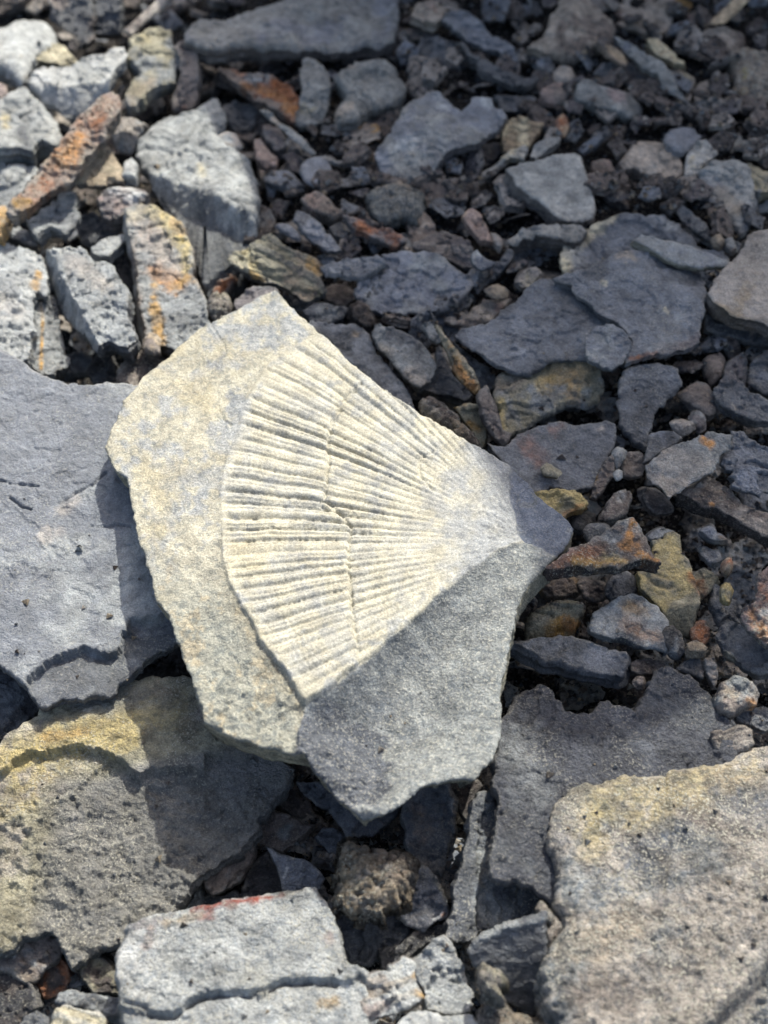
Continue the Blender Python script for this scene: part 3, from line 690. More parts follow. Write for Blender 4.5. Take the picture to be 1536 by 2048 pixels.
# --- bottom left corner
S('shale_stone', 'grey-brown pointed stone peeking out under the big lower-left stone', -2.3,
  [(-60,1910),(0,1890),(60,1868),(100,1850),(122,1890),(115,1915),(95,1930),(75,1945),(66,1958),(58,1972),(45,1962),(35,1955),(25,1940),(0,1938),(-60,1945)], col='brown', col2='grey', mix=.5, slope=(0,.25), T=.3, stains=[(30,1945,60,1960,12,'tan',.5)])
S('shale_stone', 'dark brown stone in the bottom left corner', -2.5, [(-60,1930),(0,1930),(45,1955),(62,1975),(78,2010),(60,2050),(50,2110),(-60,2110)], col='dbrown', col2='coal', slope=(0,.4))
S('shale_stone', 'dark rust-brown stone in the gap under the big lower-left stone', -2.5, [(60,1965),(85,1935),(112,1912),(135,1930),(142,1955),(128,1985),(100,1995),(85,2000)], col='rust', col2='dbrown', mix=.7, slope=(0,.4))
S('shale_stone', 'olive-brown stone left of the red-crusted block, in shade', -2.3, [(148,1915),(185,1900),(215,1925),(240,1955),(240,1990),(190,1990),(165,1960)], col='olive', col2='dbrown', mix=.7, slope=(0,.4))
S('slate_chip', 'grey chip behind the ropy cream crumb, bottom left', -1.9, [(112,1998),(118,1984),(135,1980),(165,1986),(200,1988),(238,1998),(240,2030),(205,2030),(165,2014),(125,2008)], col='grey', col2='slate')
S('soil_clod', 'cream-striped ropy crumb at the bottom edge, left of the red-crusted block', -1.5, [(98,2060),(103,2030),(108,2012),(125,2004),(145,2010),(165,2016),(190,2022),(205,2030),(218,2040),(222,2110),(98,2110)], col='cream', col2='taupe', mix=.5, T=.3, rnd=.12, rndR=.2, stripes=((110,2010),(215,2045),.09,.03,'white'), mat='stone', spk=.6, drk=.9, rough=.05)
S('slate_chip', 'grey stone at the bottom edge left of the ropy crumb', -1.9, [(35,2060),(50,2035),(75,2025),(100,2035),(102,2110),(35,2110)], col='slate', col2='grey')
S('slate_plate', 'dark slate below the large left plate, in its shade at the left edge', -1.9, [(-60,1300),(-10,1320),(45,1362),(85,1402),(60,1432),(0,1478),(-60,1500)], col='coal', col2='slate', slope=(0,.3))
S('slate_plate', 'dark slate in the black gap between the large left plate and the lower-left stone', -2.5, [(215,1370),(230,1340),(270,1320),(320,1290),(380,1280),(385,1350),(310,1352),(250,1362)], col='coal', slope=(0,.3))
# --- the dark gap below the fossil slab
S('shale_stone', 'brownish grey stone in the gap, against the right end of the big lower-left stone', -2.1, [(401,1750),(405,1735),(415,1722),(443,1693),(462,1680),(482,1672),(508,1680),(507,1705),(503,1728),(485,1750),(470,1768),(450,1782),(430,1788),(412,1778)], col='brown', col2='grey', slope=(0,.35), res=2500)
S('shale_stone', 'grey-brown stone with paler edge in the gap beneath the slab rim', -2.2, [(511,1682),(516,1650),(532,1630),(547,1618),(578,1630),(604,1643),(627,1646),(612,1662),(597,1674),(580,1692),(560,1702),(537,1695)], col='brown', col2='grey', slope=(0,.3), res=2500, T=.3)
S('shale_stone', 'dark brown stone directly under the fossil slab rim in the gap', -2.4, [(535,1600),(545,1575),(599,1575),(615,1600),(622,1625),(600,1636),(575,1628),(560,1615)], col='dbrown', col2='brown', slope=(0,.3))
S('slate_chip', 'blue fin-shaped slate chip in the gap, left of the crumbly soil lump', -1.9, [(534,1695),(557,1703),(581,1714),(600,1718),(618,1724),(634,1738),(650,1755),(640,1775),(600,1785),(566,1785),(562,1760),(552,1732)], col='blue', slope=(0,.45), T=.12, relief=.01, steps=0, stains=[(575,1735,568,1755,4,'white',.8),(583,1713,585,1716,4,'cream',.8)])
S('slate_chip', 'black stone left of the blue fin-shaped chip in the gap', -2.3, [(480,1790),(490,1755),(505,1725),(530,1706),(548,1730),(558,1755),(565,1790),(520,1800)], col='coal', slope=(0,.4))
S('slate_plate', 'dark plate hanging in shade right under the fossil slab lower tip', -1.9, [(590,1560),(605,1590),(630,1609),(650,1620),(667,1635),(680,1655),(693,1672),(725,1672),(748,1667),(768,1650),(790,1625),(800,1600),(750,1570),(680,1560)], col='slate', slope=(0,.3), T=.25)
S('slate_chip', 'dark blue chip behind the crumbly soil lump', -2.2, [(632,1672),(645,1655),(665,1655),(695,1667),(708,1690),(690,1700),(670,1712),(655,1708)], col='ink', slope=(0,.4))
S('slate_plate', 'narrow grey-green slate edge between the lower-left stone and the red-crusted block', -2.3, [(330,1840),(345,1812),(372,1768),(398,1742),(402,1790),(395,1812),(375,1822),(350,1845)], col='grey', slope=(0,.3))
S('slate_chip', 'flat dark chip at the foot of the brownish stone in the gap', -2.5, [(395,1815),(410,1785),(440,1790),(470,1778),(490,1795),(480,1810),(440,1815)], col='slate', slope=(0,.3))

# --- left and upper left, sunlit
S('shale_stone', 'broad pale grey stone at the left edge with an ochre corner, above large left plate', -0.85,
  [(-60,462),(0,472),(26,476),(45,484),(60,492),(78,502),(82,515),(86,531),(90,550),(97,575),(90,582),(78,580),(65,586),(61,600),(67,630),(65,656),(57,666),(60,692),(55,716),(40,720),(10,712),(-60,705)], T=.5, col='grey', col2='pale', mix=.5, mat='sheen', res=5500, relief=.05, stains=[(75,545,70,575,9,'ochre',.9),(10,610,30,620,26,'taupe',.4)], slope=(0,.02), **LIT)
S('shale_stone', 'dark grey stone with a vertical ochre stripe, between the left-edge stone and tilted slate block', -1.25,
  [(64,592),(75,582),(104,584),(115,612),(122,646),(130,670),(136,692),(140,708),(143,724),(133,737),(115,745),(109,752),(92,750),(78,747),(60,735),(48,728),(60,712),(55,690)], T=.5, slope=(-.35,.1), col='grey', col2='slate', mix=.5, stains=[(80,590,86,640,6,'tan',.9),(86,640,82,738,4.5,'ochre',.95),(70,585,85,590,9,'orange',.6)], res=3500, **LIT)
S('shale_stone', 'tilted blocky slate with a dark flank on its left, between ochre-striped stone and orange-stained stone', -0.6,
  [(78,488),(99,490),(122,489),(140,485),(156,487),(170,492),(177,502),(186,512),(193,521),(221,526),(234,542),(245,562),(252,576),(260,588),(258,627),(266,645),(272,659),(271,677),(258,692),(240,687),(228,682),(216,679),(200,684),(188,692),(172,676),(150,645),(135,625),(118,604),(98,572),(88,535)], T=.55, col='grey', col2='pale', mix=.5, folds=[((99,500),(192,678),(90,600),1.7,.9)], res=6500, relief=.035, stains=[(150,525,210,580,22,'taupe',.6),(104,510,170,640,5,'white',.35)], side='slate', **LIT)
S('shale_stone', 'tall stone streaked with bright yellow-orange rust, standing above the left shoulder of the fossil slab', -0.75,
  [(238,426),(247,416),(276,409),(307,411),(328,420),(344,430),(357,448),(368,458),(375,469),(388,497),(390,520),(388,541),(400,562),(407,574),(412,585),(418,600),(421,635),(430,660),(400,690),(370,710),(345,705),(330,698),(312,690),(290,690),(280,682),(272,650),(264,600),(258,560),(252,510),(244,465)], T=.6, col='grey', col2='pale', mix=.5, res=7000, relief=.06, slope=(.1,.12),
  folds=[((251,432),(292,668),(235,560),1.8,.8)], side='brown',
  stains=[(285,430,340,500,46,'tan',.5),(310,425,345,450,22,'yellow',.9),(345,450,368,500,20,'yellow',1.),(368,500,368,540,10,'yellow',.9),(345,445,365,465,12,'orange',.35),(310,540,355,560,22,'orange',.85),(350,565,372,550,12,'ochre',.8),(305,560,310,620,11,'ochre',.8),(310,620,326,695,14,'ochre',.85),(290,450,320,520,34,'pink',.3),(330,500,340,530,26,'taupe',.4),(262,430,300,425,16,'cream',.5),(400,560,412,575,14,'tan',.5),(262,500,286,660,11,'brown',.8)], **LIT)
S('shale_stone', 'big pale grey boulder with a shaded dark lower face, upper left of centre', -0.55,
  [(262,300),(265,285),(280,262),(295,250),(310,240),(340,225),(365,215),(385,212),(400,203),(420,188),(434,186),(442,200),(443,225),(440,262),(448,275),(470,288),(490,300),(500,320),(508,345),(514,380),(508,420),(500,440),(490,458),(470,478),(440,500),(420,515),(405,528),(393,520),(384,495),(372,465),(355,435),(340,412),(325,392),(310,370),(298,342),(280,325)], T=.5, col='pale', col2='grey', mix=.35, mat='stone', res=6500, relief=.09, steps=.09, rnd=.12, rndR=.3, slope=(.05,-.05),
  folds=[((298,332),(512,428),(370,460),1.5,1.2)], rough=.03, stains=[(360,470,430,480,80,'slate',.85),(400,330,405,335,12,'cream',.8),(430,430,400,400,40,'slate',.5)], **LIT)  # the slate patches paint the shade of the lower face
S('shale_stone', 'long rust-orange splintery stone lying diagonally at the upper left', -0.1,
  [(221,180),(234,186),(243,211),(240,222),(232,232),(225,245),(213,260),(203,276),(193,286),(184,300),(169,307),(165,320),(156,336),(145,348),(135,357),(120,364),(104,372),(92,380),(78,393),(65,403),(50,412),(38,422),(25,430),(18,425),(26,405),(38,385),(48,368),(60,350),(75,332),(90,315),(104,300),(118,285),(130,270),(140,256),(150,244),(162,228),(172,216),(185,207),(195,200),(208,190)],
  T=0.35, slope=(0,.2), col='taupe', col2='tan', mix=.5, mat='stone', stripes=((30,420),(230,190),.09,.035,'brown'), res=4500, rough=.03, spk=.5, stains=[(60,400,220,200,30,'rust',.45),(128,320,160,275,20,'orange',.8),(185,250,205,240,12,'rust',.7),(218,188,230,195,8,'pink',.7),(30,415,55,400,9,'ochre',.9),(80,355,95,365,12,'rust',.6)])
S('shale_stone', 'smooth pale rounded stone in the top left corner', -0.5, [(-60,44),(0,44),(29,33),(48,29),(65,29),(80,33),(91,39),(107,55),(114,76),(99,86),(83,99),(74,108),(65,117),(52,141),(42,154),(26,146),(0,125),(-60,120)], T=.5, col='pale', col2='taupe', mix=.3, rnd=.15, rndR=.3, mat='stone', spk=.2, drk=.2, steps=.02, smooth_outline=1)
S('slate_chip', 'creamy yellow flake leaning between the rounded corner stone and the pale jagged block', -0.7, [(66,122),(76,108),(86,99),(95,93),(104,89),(125,89),(138,98),(147,107),(157,120),(130,130),(78,128)], col='cream', T=.2, mat='stone')
S('shale_stone', 'pale grey jagged block pointing right at the upper left', -0.45, [(49,159),(62,146),(78,135),(109,125),(130,122),(156,117),(176,112),(198,107),(214,96),(227,86),(240,86),(247,88),(254,99),(248,112),(242,120),(232,135),(224,156),(221,172),(200,180),(182,188),(162,198),(143,207),(128,198),(112,193),(95,188),(78,188),(55,175)], T=.45, col='white', col2='pale', mix=.6, mat='stone', res=3500, folds=[((55,172),(222,160),(130,200),.9,.5)], relief=.07, rough=.02, **LIT)
S('shale_stone', 'pale stone with a yellow-green patch at the left edge, upper left', -0.55, [(-60,215),(-20,205),(0,196),(16,186),(47,172),(68,193),(78,205),(86,214),(109,234),(115,255),(128,273),(115,284),(91,284),(70,284),(62,307),(39,300),(0,297),(-60,300)], T=.5, col='pale', col2='grey', mix=.4, mat='stone', res=3500, facets=1, stains=[(8,232,12,250,13,'yellow',.6),(40,255,52,295,14,'slate',.7)], relief=.07, **LIT)
S('shale_stone', 'flat grey-green stone at the left edge beside the end of the rusty splinter', -0.9, [(-60,318),(-20,312),(0,312),(16,325),(40,326),(66,325),(84,338),(60,360),(42,390),(30,415),(10,425),(0,440),(-60,445)], T=.4, col='pale', col2='grey', res=2500, mat='stone', **LIT)
S('slate_chip', 'tan wedge-shaped chip under the middle of the rusty splinter', -0.55, [(148,358),(156,330),(167,312),(180,298),(193,289),(213,292),(221,303),(229,312),(238,324),(245,336),(240,349),(225,352),(208,357),(182,360)], T=.3, col='tan', col2='olive', mat='stone', side='brown', **LIT)
S('slate_chip', 'tiny pale chip right of the tan wedge-shaped chip', -0.6, [(245,352),(246,340),(248,330),(254,320),(262,311),(273,323),(271,352)], T=.25, col='white', col2='pale', mat='stone')
S('pebble', 'small grey-brown faceted stone right of the rusty splinter upper end', -0.6, [(221,262),(224,248),(230,234),(245,229),(258,230),(273,234),(292,247),(284,260),(273,271),(262,282),(250,288),(236,284),(227,278)], T=.3, col='taupe', col2='pale', mat='stone', facets=2, side='dbrown')
S('shale_stone', 'olive-grey angular stone left of the dark reddish standing stone, upper left', -0.6, [(258,72),(275,62),(292,60),(305,53),(320,49),(341,55),(345,70),(346,86),(354,102),(362,120),(356,138),(349,151),(335,156),(320,161),(307,172),(294,182),(284,196),(276,206),(262,206),(253,200),(252,190),(262,175),(271,161),(284,138),(274,130),(263,125),(254,110)], T=.5, col='olive', col2='grey', mix=.5, mat='stone', res=2600, facets=1, stains=[(262,195,300,160,14,'tan',.6),(285,72,290,80,14,'yellow',.35)], **LIT)
S('slate_plate', 'dark brown-grey plate at the top edge, above the pale jagged block', -0.9, [(92,-40),(185,-40),(186,40),(184,70),(175,82),(165,85),(150,72),(135,60),(118,48),(105,35)], col='slate', col2='brown', slope=(0,.7), **FAR)
S('slate_plate', 'dark blue-grey slab standing upright at the top edge, upper left', -1.0, [(188,-40),(242,-40),(243,30),(240,68),(215,74),(190,75)], col='slate', slope=(0,.8), **FAR)
S('dry_stalk', 'dry greyish plant stalk lying diagonally at the top left', -0.35, [(244,60),(262,42),(282,24),(300,8),(325,-20),(350,-40),(375,-40),(350,-10),(325,14),(300,34),(280,52),(262,70)], T=.12, slope=(0,.35), col='taupe', col2='brown', mat='fibre', rnd=.06, rndR=.1, steps=0, jag=.01, flare=-.02)
S('shale_stone', 'dark reddish stone standing left of the dark gap under the long grey slab', -0.75, [(348,96),(360,82),(375,74),(386,90),(392,112),(396,140),(394,165),(390,190),(382,214),(365,220),(348,216),(340,192),(352,178),(360,152),(362,120)], T=.4, slope=(0,.5), col='brown', col2='rust', mix=.3, **FAR)
S('pebble', 'small dark reddish pebble at the left edge below the corner stone', -0.6, [(-60,158),(0,158),(10,165),(13,180),(5,195),(-60,196)], col='pink', col2='brown', mix=.5, **PEB)
S('slate_chip', 'grey slate chip under the lower end of the rusty splinter', -0.8, [(50,437),(60,424),(72,414),(88,402),(104,393),(125,380),(150,377),(152,392),(150,406),(154,418),(152,427),(141,442),(132,452),(125,455),(109,450),(98,451),(89,455),(82,462),(75,468),(62,456)], T=.35, col='grey', col2='slate', mix=.35, res=3000, mat='sheen', **LIT)
S('slate_chip', 'dark stone with grey glints at the left edge under the splinter tip', -1.0, [(6,455),(14,444),(30,440),(48,450),(62,462),(68,482),(50,484),(30,478),(10,472)], T=.3, col='slate', col2='grey', **FAR)
S('pebble', 'bright orange-brown nub at the left edge by the splinter tip', -0.6, [(-60,410),(0,412),(14,412),(20,425),(14,438),(4,470),(-60,470)], T=.3, col='ochre', col2='tan', **FAR)
S('shale_stone', 'mauve-white crumbly stone between the rusty splinter and the orange-stained stone', -0.7, [(192,402),(205,390),(218,378),(240,366),(262,360),(285,368),(296,385),(290,400),(275,412),(250,418),(240,432),(222,438),(200,432)], T=.5, col='mauve', col2='pink', mix=.35, mat='stone', stains=[(240,378,275,392,22,'white',.7)], res=2500, facets=1)
S('slate_chip', 'dark stone in the gap left of the orange-stained stone', -1.4, [(145,440),(162,428),(185,425),(205,440),(225,450),(235,470),(205,490),(178,490),(160,478)], col='slate', slope=(0,.4), **FAR)
S('slate_chip', 'small grey ridged chip beside the upper right end of the tilted slate block', -1.1, [(180,500),(195,488),(210,480),(228,476),(244,472),(250,485),(238,496),(225,505),(218,516),(200,516),(188,510)], col='grey', col2='pale', T=.25, res=1500, **LIT)
S('shale_stone', 'brown stone in the hollow below the orange-stained stone, touching the fossil slab', -1.1, [(228,742),(232,728),(240,712),(255,700),(272,690),(292,688),(318,700),(340,712),(320,735),(295,748),(275,765),(262,775),(235,772)], T=.4, col='brown', col2='taupe', mix=.4, slope=(0,.3), mat='stone', res=2500, spk=.4, rnd=.12, rndR=.25)
S('pebble', 'small knobbly pebble at the foot of the orange-stained stone', -0.8, [(287,674),(292,664),(302,660),(312,664),(320,675),(314,688),(318,702),(306,708),(294,704),(287,690)], T=.25, col='brown', col2='tan', mix=.5, res=1500, **dict(PEB, rough=.04))
S('slate_chip', 'dark slate leaf at the bottom of the hollow above the large left plate', -1.9, [(130,705),(165,700),(185,718),(170,740),(135,748),(110,752)], col='slate', slope=(0,.4), **FAR)
S('slate_chip', 'second dark slate leaf in the hollow, right of the first', -1.9, [(168,745),(190,715),(215,700),(232,730),(230,765),(195,768)], col='coal', col2='slate', slope=(0.2,.5), **FAR)
S('slate_chip', 'black stone in the gap between the tilted slate block and the orange-stained stone', -1.6, [(225,520),(250,505),(265,540),(275,600),(285,660),(290,700),(262,700),(255,640),(248,580)], col='coal', slope=(0,.3), **FAR)

# --- top middle
S('slate_plate', 'long thick blue-grey slab along the top edge, left of centre', -0.35,
  [(371,82),(372,66),(378,50),(388,41),(400,35),(425,33),(450,30),(465,22),(480,15),(500,8),(520,4),(560,-10),(600,-30),(800,-30),(798,0),(795,30),(794,60),(792,83),(760,88),(700,90),(640,93),(600,92),(560,92),(535,97),(515,95),(490,92),(465,95),(440,98),(410,100),(390,92)], T=.45, col='grey', col2='blue', mix=.5, res=3500, relief=.04, slope=(0,.1), side='brown', rnd=.05, spk=.05, drk=.25)
S('shale_stone', 'rusty brown chunk below the long grey slab, pointing down right', -0.7, [(434,138),(440,131),(452,131),(466,133),(489,141),(508,140),(526,141),(547,151),(562,160),(578,172),(590,184),(600,193),(600,216),(594,230),(588,242),(573,232),(560,226),(547,221),(521,208),(508,196),(497,185),(476,167),(455,150)], T=.45, col='brown', col2='rust', mix=.5, mat='stone', stains=[(500,155,530,155,16,'grey',.9),(490,168,560,190,12,'orange',.5),(575,205,590,225,14,'orange',.6)], slope=(.1,.3), res=2200)
S('slate_plate', 'upright narrow grey plate right of the rusty brown chunk', -0.6, [(604,109),(612,105),(622,108),(632,116),(640,125),(650,140),(656,156),(660,170),(659,182),(656,205),(655,224),(645,245),(625,252),(594,245),(597,228),(601,208),(602,190),(604,167),(602,150),(601,135)], T=.3, col='grey', col2='olive', mix=.3, slope=(.1,.35), spk=.1, **FAR)
S('shale_stone', 'grey rounded boulder with a hollow in its face, top centre', -0.45, [(672,150),(684,134),(698,125),(712,117),(726,112),(742,109),(758,110),(775,113),(788,120),(795,135),(800,150),(810,160),(814,170),(805,186),(785,195),(765,203),(742,212),(720,228),(705,236),(690,238),(678,230),(670,215),(672,206),(690,188),(692,170),(680,160)], T=.55, col='grey', col2='taupe', mix=.5, mat='stone', res=2600, rnd=.12, rndR=.3, relief=.1, steps=.09, lows=[([(700,150),(740,138),(790,150),(760,165),(715,165)],.12,.15)])
S('slate_chip', 'blue-grey plate tucked under the grey rounded boulder', -0.9, [(700,243),(722,230),(745,212),(780,198),(800,188),(800,205),(788,222),(772,240),(745,250),(720,250)], col='slate', col2='grey', **FAR)
S('slate_chip', 'thin brown-edged sliver slanting down right below the rusty chunk', -0.55, [(515,216),(525,214),(545,225),(562,243),(575,250),(588,258),(600,268),(612,282),(632,302),(625,306),(612,296),(599,286),(582,270),(567,253),(552,244),(541,237)], T=.15, col='grey', col2='taupe', slope=(0,.3), **FAR)
S('shale_stone', 'mauve-brown stone under the thin slanting sliver', -0.9, [(524,245),(540,240),(560,254),(572,272),(574,292),(560,296),(547,292),(532,280)], col='mauve', col2='slate', **FAR)
S('pebble', 'rounded blue-grey disc-like chip, upper centre', -0.7, [(602,340),(606,328),(615,318),(628,313),(640,313),(651,318),(658,330),(666,345),(658,356),(650,364),(638,369),(622,366),(608,358)], T=.15, col='blue', res=1200, rnd=.03, steps=0, relief=.015, jag=.02, spk=.02, drk=.1)
S('slate_chip', 'tan flake left of the big blue-grey rock, lower of two', -0.8, [(680,296),(695,292),(713,292),(730,288),(745,284),(757,282),(767,288),(752,306),(730,310),(706,312)], T=.2, col='tan', col2='brown', **FAR)
S('pebble', 'ochre fragment beside the big blue-grey rock, above the tan flake', -0.9, [(698,264),(710,254),(722,250),(740,252),(756,256),(757,274),(742,280),(726,282),(710,276)], T=.2, col='ochre', col2='brown', mix=.6, **FAR)
S('slate_chip', 'wavy dark slate flake below the tan flake, upper centre', -0.75, [(664,362),(675,352),(687,346),(702,343),(718,341),(735,342),(750,345),(744,354),(730,356),(716,357),(700,360),(682,363)], T=.15, col='slate', col2='blue', **FAR)
S('shale_stone', 'small pinkish-brown stone right of the big pale boulder', -0.9, [(508,282),(516,274),(524,284),(530,296),(540,308),(554,318),(548,332),(530,328),(512,318)], col='pink', col2='brown', mix=.6, **FAR)
S('shale_stone', 'olive-brown pebble right of the big pale boulder, below the pinkish one', -1.0, [(514,326),(530,324),(548,332),(564,348),(556,366),(545,374),(530,368),(520,352)], col='brown', col2='olive', **FAR)
S('pebble', 'small rounded chip on the right shoulder of the big pale boulder', -0.5, [(428,268),(438,260),(452,256),(468,260),(480,272),(480,286),(466,292),(448,290)], T=.2, col='taupe', col2='grey', **dict(PEB, res=1200))
S('slate_plate', 'dark blue-black slab in shade above the big pale boulder', -1.2, [(445,205),(470,195),(500,200),(520,215),(515,245),(500,262),(470,262),(450,240)], col='slate', slope=(0,.5), **FAR)

# --- top right
S('shale_stone', 'large blue-grey rock with two white patches, upper centre right', -0.3,
  [(752,308),(760,292),(776,276),(783,264),(789,250),(796,232),(804,216),(812,204),(825,195),(838,187),(851,180),(868,178),(882,180),(892,190),(901,198),(912,207),(924,214),(936,204),(947,190),(962,187),(981,188),(992,206),(1007,227),(1004,238),(1000,247),(990,256),(981,263),(970,274),(958,284),(942,288),(927,292),(912,296),(898,302),(888,311),(882,320),(874,331),(864,341),(853,347),(841,352),(825,354),(812,354),(798,350),(786,346),(772,340),(763,331)],
  T=.35, slope=(.1,.3), col='blue', col2='grey', mix=.5, res=4500, relief=.06, steps=.06, spk=.1, drk=.25, stains=[(795,295,828,285,14,'white',.75),(878,203,890,208,10,'white',.6),(968,198,980,205,10,'pale',.6),(862,170,872,172,6,'cream',.8)], side='mauve')
S('slate_plate', 'long thin dark slab slanting down right near the top, right of the long grey slab', -0.35, [(885,34),(892,25),(901,18),(915,18),(929,21),(941,28),(953,36),(967,47),(981,57),(994,68),(1007,78),(1015,82),(1030,92),(1048,109),(1043,120),(1025,116),(1010,109),(992,102),(973,96),(955,84),(937,73),(920,60),(906,49)], T=.25, slope=(0,.25), col='blue', col2='slate', side='slate', **FAR)
S('slate_chip', 'pale pinkish-brown chip at the head of the long thin dark slab', -0.3, [(822,30),(830,16),(838,8),(855,5),(869,5),(885,12),(900,22),(892,34),(882,42),(872,50),(858,46),(846,42)], T=.25, col='taupe', col2='pink', mix=.35, mat='stone', **FAR)
S('slate_chip', 'dark chip with an olive stripe, right of the end of the long grey slab', -0.6, [(797,49),(820,48),(851,52),(865,56),(878,63),(860,68),(838,70),(804,70)], T=.2, col='brown', col2='slate', side='olive', **FAR)
S('slate_plate', 'dark blue-grey plate standing behind the large blue-grey rock', -0.9, [(838,90),(843,78),(858,74),(872,73),(890,76),(908,86),(918,104),(928,125),(938,142),(944,158),(935,172),(925,185),(906,190),(880,175),(860,166),(841,161),(838,130)], T=.3, slope=(.1,.7), col='slate', col2='ink', **FAR)
S('slate_plate', 'dark slab with a wavy lower edge, below the long thin dark slab', -0.55, [(910,82),(925,90),(937,99),(948,108),(960,115),(977,122),(994,128),(1008,135),(1023,141),(1038,150),(1052,156),(1065,155),(1077,157),(1066,168),(1054,175),(1033,174),(1020,171),(1010,167),(992,156),(976,146),(966,143),(958,138),(954,130),(950,120),(935,110)], T=.25, slope=(0,.25), col='slate', col2='mauve', mix=.3, **FAR)
S('shale_stone', 'large brown-grey flaky boulder near the top, right of centre', -0.1, [(1056,84),(1068,72),(1083,62),(1090,50),(1098,36),(1105,24),(1112,16),(1122,5),(1130,-10),(1170,-20),(1200,0),(1220,22),(1232,50),(1225,66),(1215,76),(1200,83),(1185,88),(1165,95),(1155,102),(1143,104),(1130,100),(1118,96),(1100,94),(1080,92)], T=.5, slope=(0,.2), col='taupe', col2='brown', mix=.6, mat='stone', res=2600, relief=.1, steps=.1, rnd=.1, rndR=.2)
S('shale_stone', 'flat pinkish stone at the top edge, right of the brown-grey boulder', -0.4, [(1188,-10),(1205,-30),(1300,-40),(1350,-30),(1352,0),(1350,30),(1335,52),(1310,62),(1280,62),(1255,52),(1235,40),(1210,15)], T=.35, col='taupe', col2='pink', mix=.5, mat='stone', **FAR)
S('pebble', 'reddish pebble above the cream triangular chip, upper right', -0.4, [(1082,182),(1088,172),(1096,166),(1110,162),(1125,161),(1138,166),(1146,174),(1143,184),(1138,191),(1128,195),(1115,196),(1104,195),(1092,192)], T=.3, col='pink', col2='brown', mix=.5, **dict(PEB, res=1100))
S('slate_chip', 'cream wedge-shaped chip right of the large blue-grey rock', -0.5, [(1003,258),(1010,245),(1016,235),(1025,229),(1041,227),(1062,234),(1088,242),(1084,250),(1078,257),(1070,266),(1062,277),(1055,284),(1040,294),(1024,300),(1010,296),(1005,286)], T=.25, slope=(0,.3), col='tan', col2='cream', mix=.5, mat='stone', res=1500)
S('slate_chip', 'pale narrow sliver below the cream wedge-shaped chip', -0.55, [(962,340),(978,331),(994,322),(1008,313),(1023,301),(1036,293),(1049,284),(1056,290),(1052,304),(1048,320),(1034,318),(1020,319),(1000,328)], T=.12, slope=(0,.2), col='pale', col2='cream', mix=.4, mat='stone', **FAR)
S('slate_chip', 'grey leaf-like chip above the big trapezoid plate, upper right', -0.5, [(1060,314),(1063,302),(1068,293),(1080,284),(1093,276),(1107,272),(1121,271),(1118,284),(1107,293),(1096,300),(1084,309),(1072,319)], T=.15, col='grey', col2='pale', mix=.3, **FAR)
S('slate_plate', 'smooth grey trapezoid plate, upper right, with a dark left side', -0.3,
  [(1012,340),(1025,334),(1040,330),(1060,326),(1080,320),(1100,314),(1120,307),(1140,303),(1152,303),(1163,312),(1170,335),(1176,358),(1182,382),(1189,406),(1189,420),(1185,431),(1168,437),(1150,441),(1132,440),(1118,438),(1104,425),(1090,410),(1075,397),(1060,385),(1044,373),(1030,362)], T=.4, slope=(0,.3), col='grey', col2='pale', mix=.4, res=2500, relief=.025, steps=.03, side='brown', spk=.08, drk=.25, flare=.06)
S('slate_chip', 'dark blue three-cornered chip between the large blue-grey rock and the reddish pebble', -0.7, [(990,192),(1010,188),(1033,186),(1050,182),(1064,181),(1074,194),(1082,210),(1064,218),(1046,224),(1030,222),(1008,222)], T=.15, slope=(0,.3), col='slate', col2='blue', **FAR)
S('pebble', 'small rusty-brown upright pebble right of the cream wedge chip', -0.4, [(1113,240),(1118,228),(1126,222),(1134,230),(1137,248),(1130,266),(1120,266),(1115,254)], T=.2, col='rust', col2='tan', mix=.5, **dict(PEB, res=900))
S('shale_stone', 'dark brown wedge under the right end of the large blue-grey rock', -0.9, [(935,302),(955,290),(976,281),(1004,282),(1002,300),(994,314),(982,325),(966,335),(946,332)], col='mauve', col2='brown', slope=(0,.5), **FAR)
S('pebble', 'elongated grey pebble with a reddish middle, upper right', -0.3,
  [(1156,182),(1156,170),(1162,160),(1172,156),(1183,155),(1194,160),(1204,166),(1216,172),(1227,177),(1240,176),(1253,177),(1260,182),(1268,189),(1277,198),(1286,208),(1287,218),(1283,226),(1274,233),(1262,233),(1251,230),(1238,225),(1225,222),(1212,216),(1199,211),(1186,205),(1175,199),(1162,190)], T=.3, col='grey', col2='pale', mix=.4, stains=[(1228,188,1246,196,16,'pink',.85)], **dict(PEB, res=1600))
S('slate_plate', 'long grey slab slanting down right to a point, near the top right', -0.15, [(1224,66),(1240,72),(1254,77),(1268,88),(1283,99),(1298,108),(1314,117),(1327,131),(1340,146),(1350,162),(1360,177),(1376,194),(1394,213),(1384,210),(1368,202),(1352,192),(1338,182),(1327,169),(1316,156),(1300,145),(1283,135),(1271,123),(1260,112),(1248,99),(1238,84)], T=.15, slope=(.2,.3), col='grey', col2='blue', mix=.4, **FAR)
S('slate_plate', 'dark slate beneath the long pointed grey slab', -0.5, [(1185,142),(1198,132),(1214,124),(1234,121),(1256,121),(1275,134),(1294,146),(1308,156),(1322,168),(1334,184),(1348,205),(1330,198),(1312,188),(1296,182),(1280,177),(1266,172),(1252,168),(1232,166),(1212,162)], T=.3, slope=(0,.5), col='slate', col2='mauve', mix=.4, **FAR)
S('slate_chip', 'short tan log-like chip with a layered end, upper right', 0.0, [(1193,78),(1205,76),(1218,80),(1229,85),(1240,91),(1248,101),(1256,112),(1252,123),(1240,121),(1227,112),(1215,104),(1205,94)], T=.2, slope=(0,.2), col='tan', col2='brown', mix=.4, mat='stone', stripes=((1199,80),(1250,118),.1,.02,'brown'), **FAR)
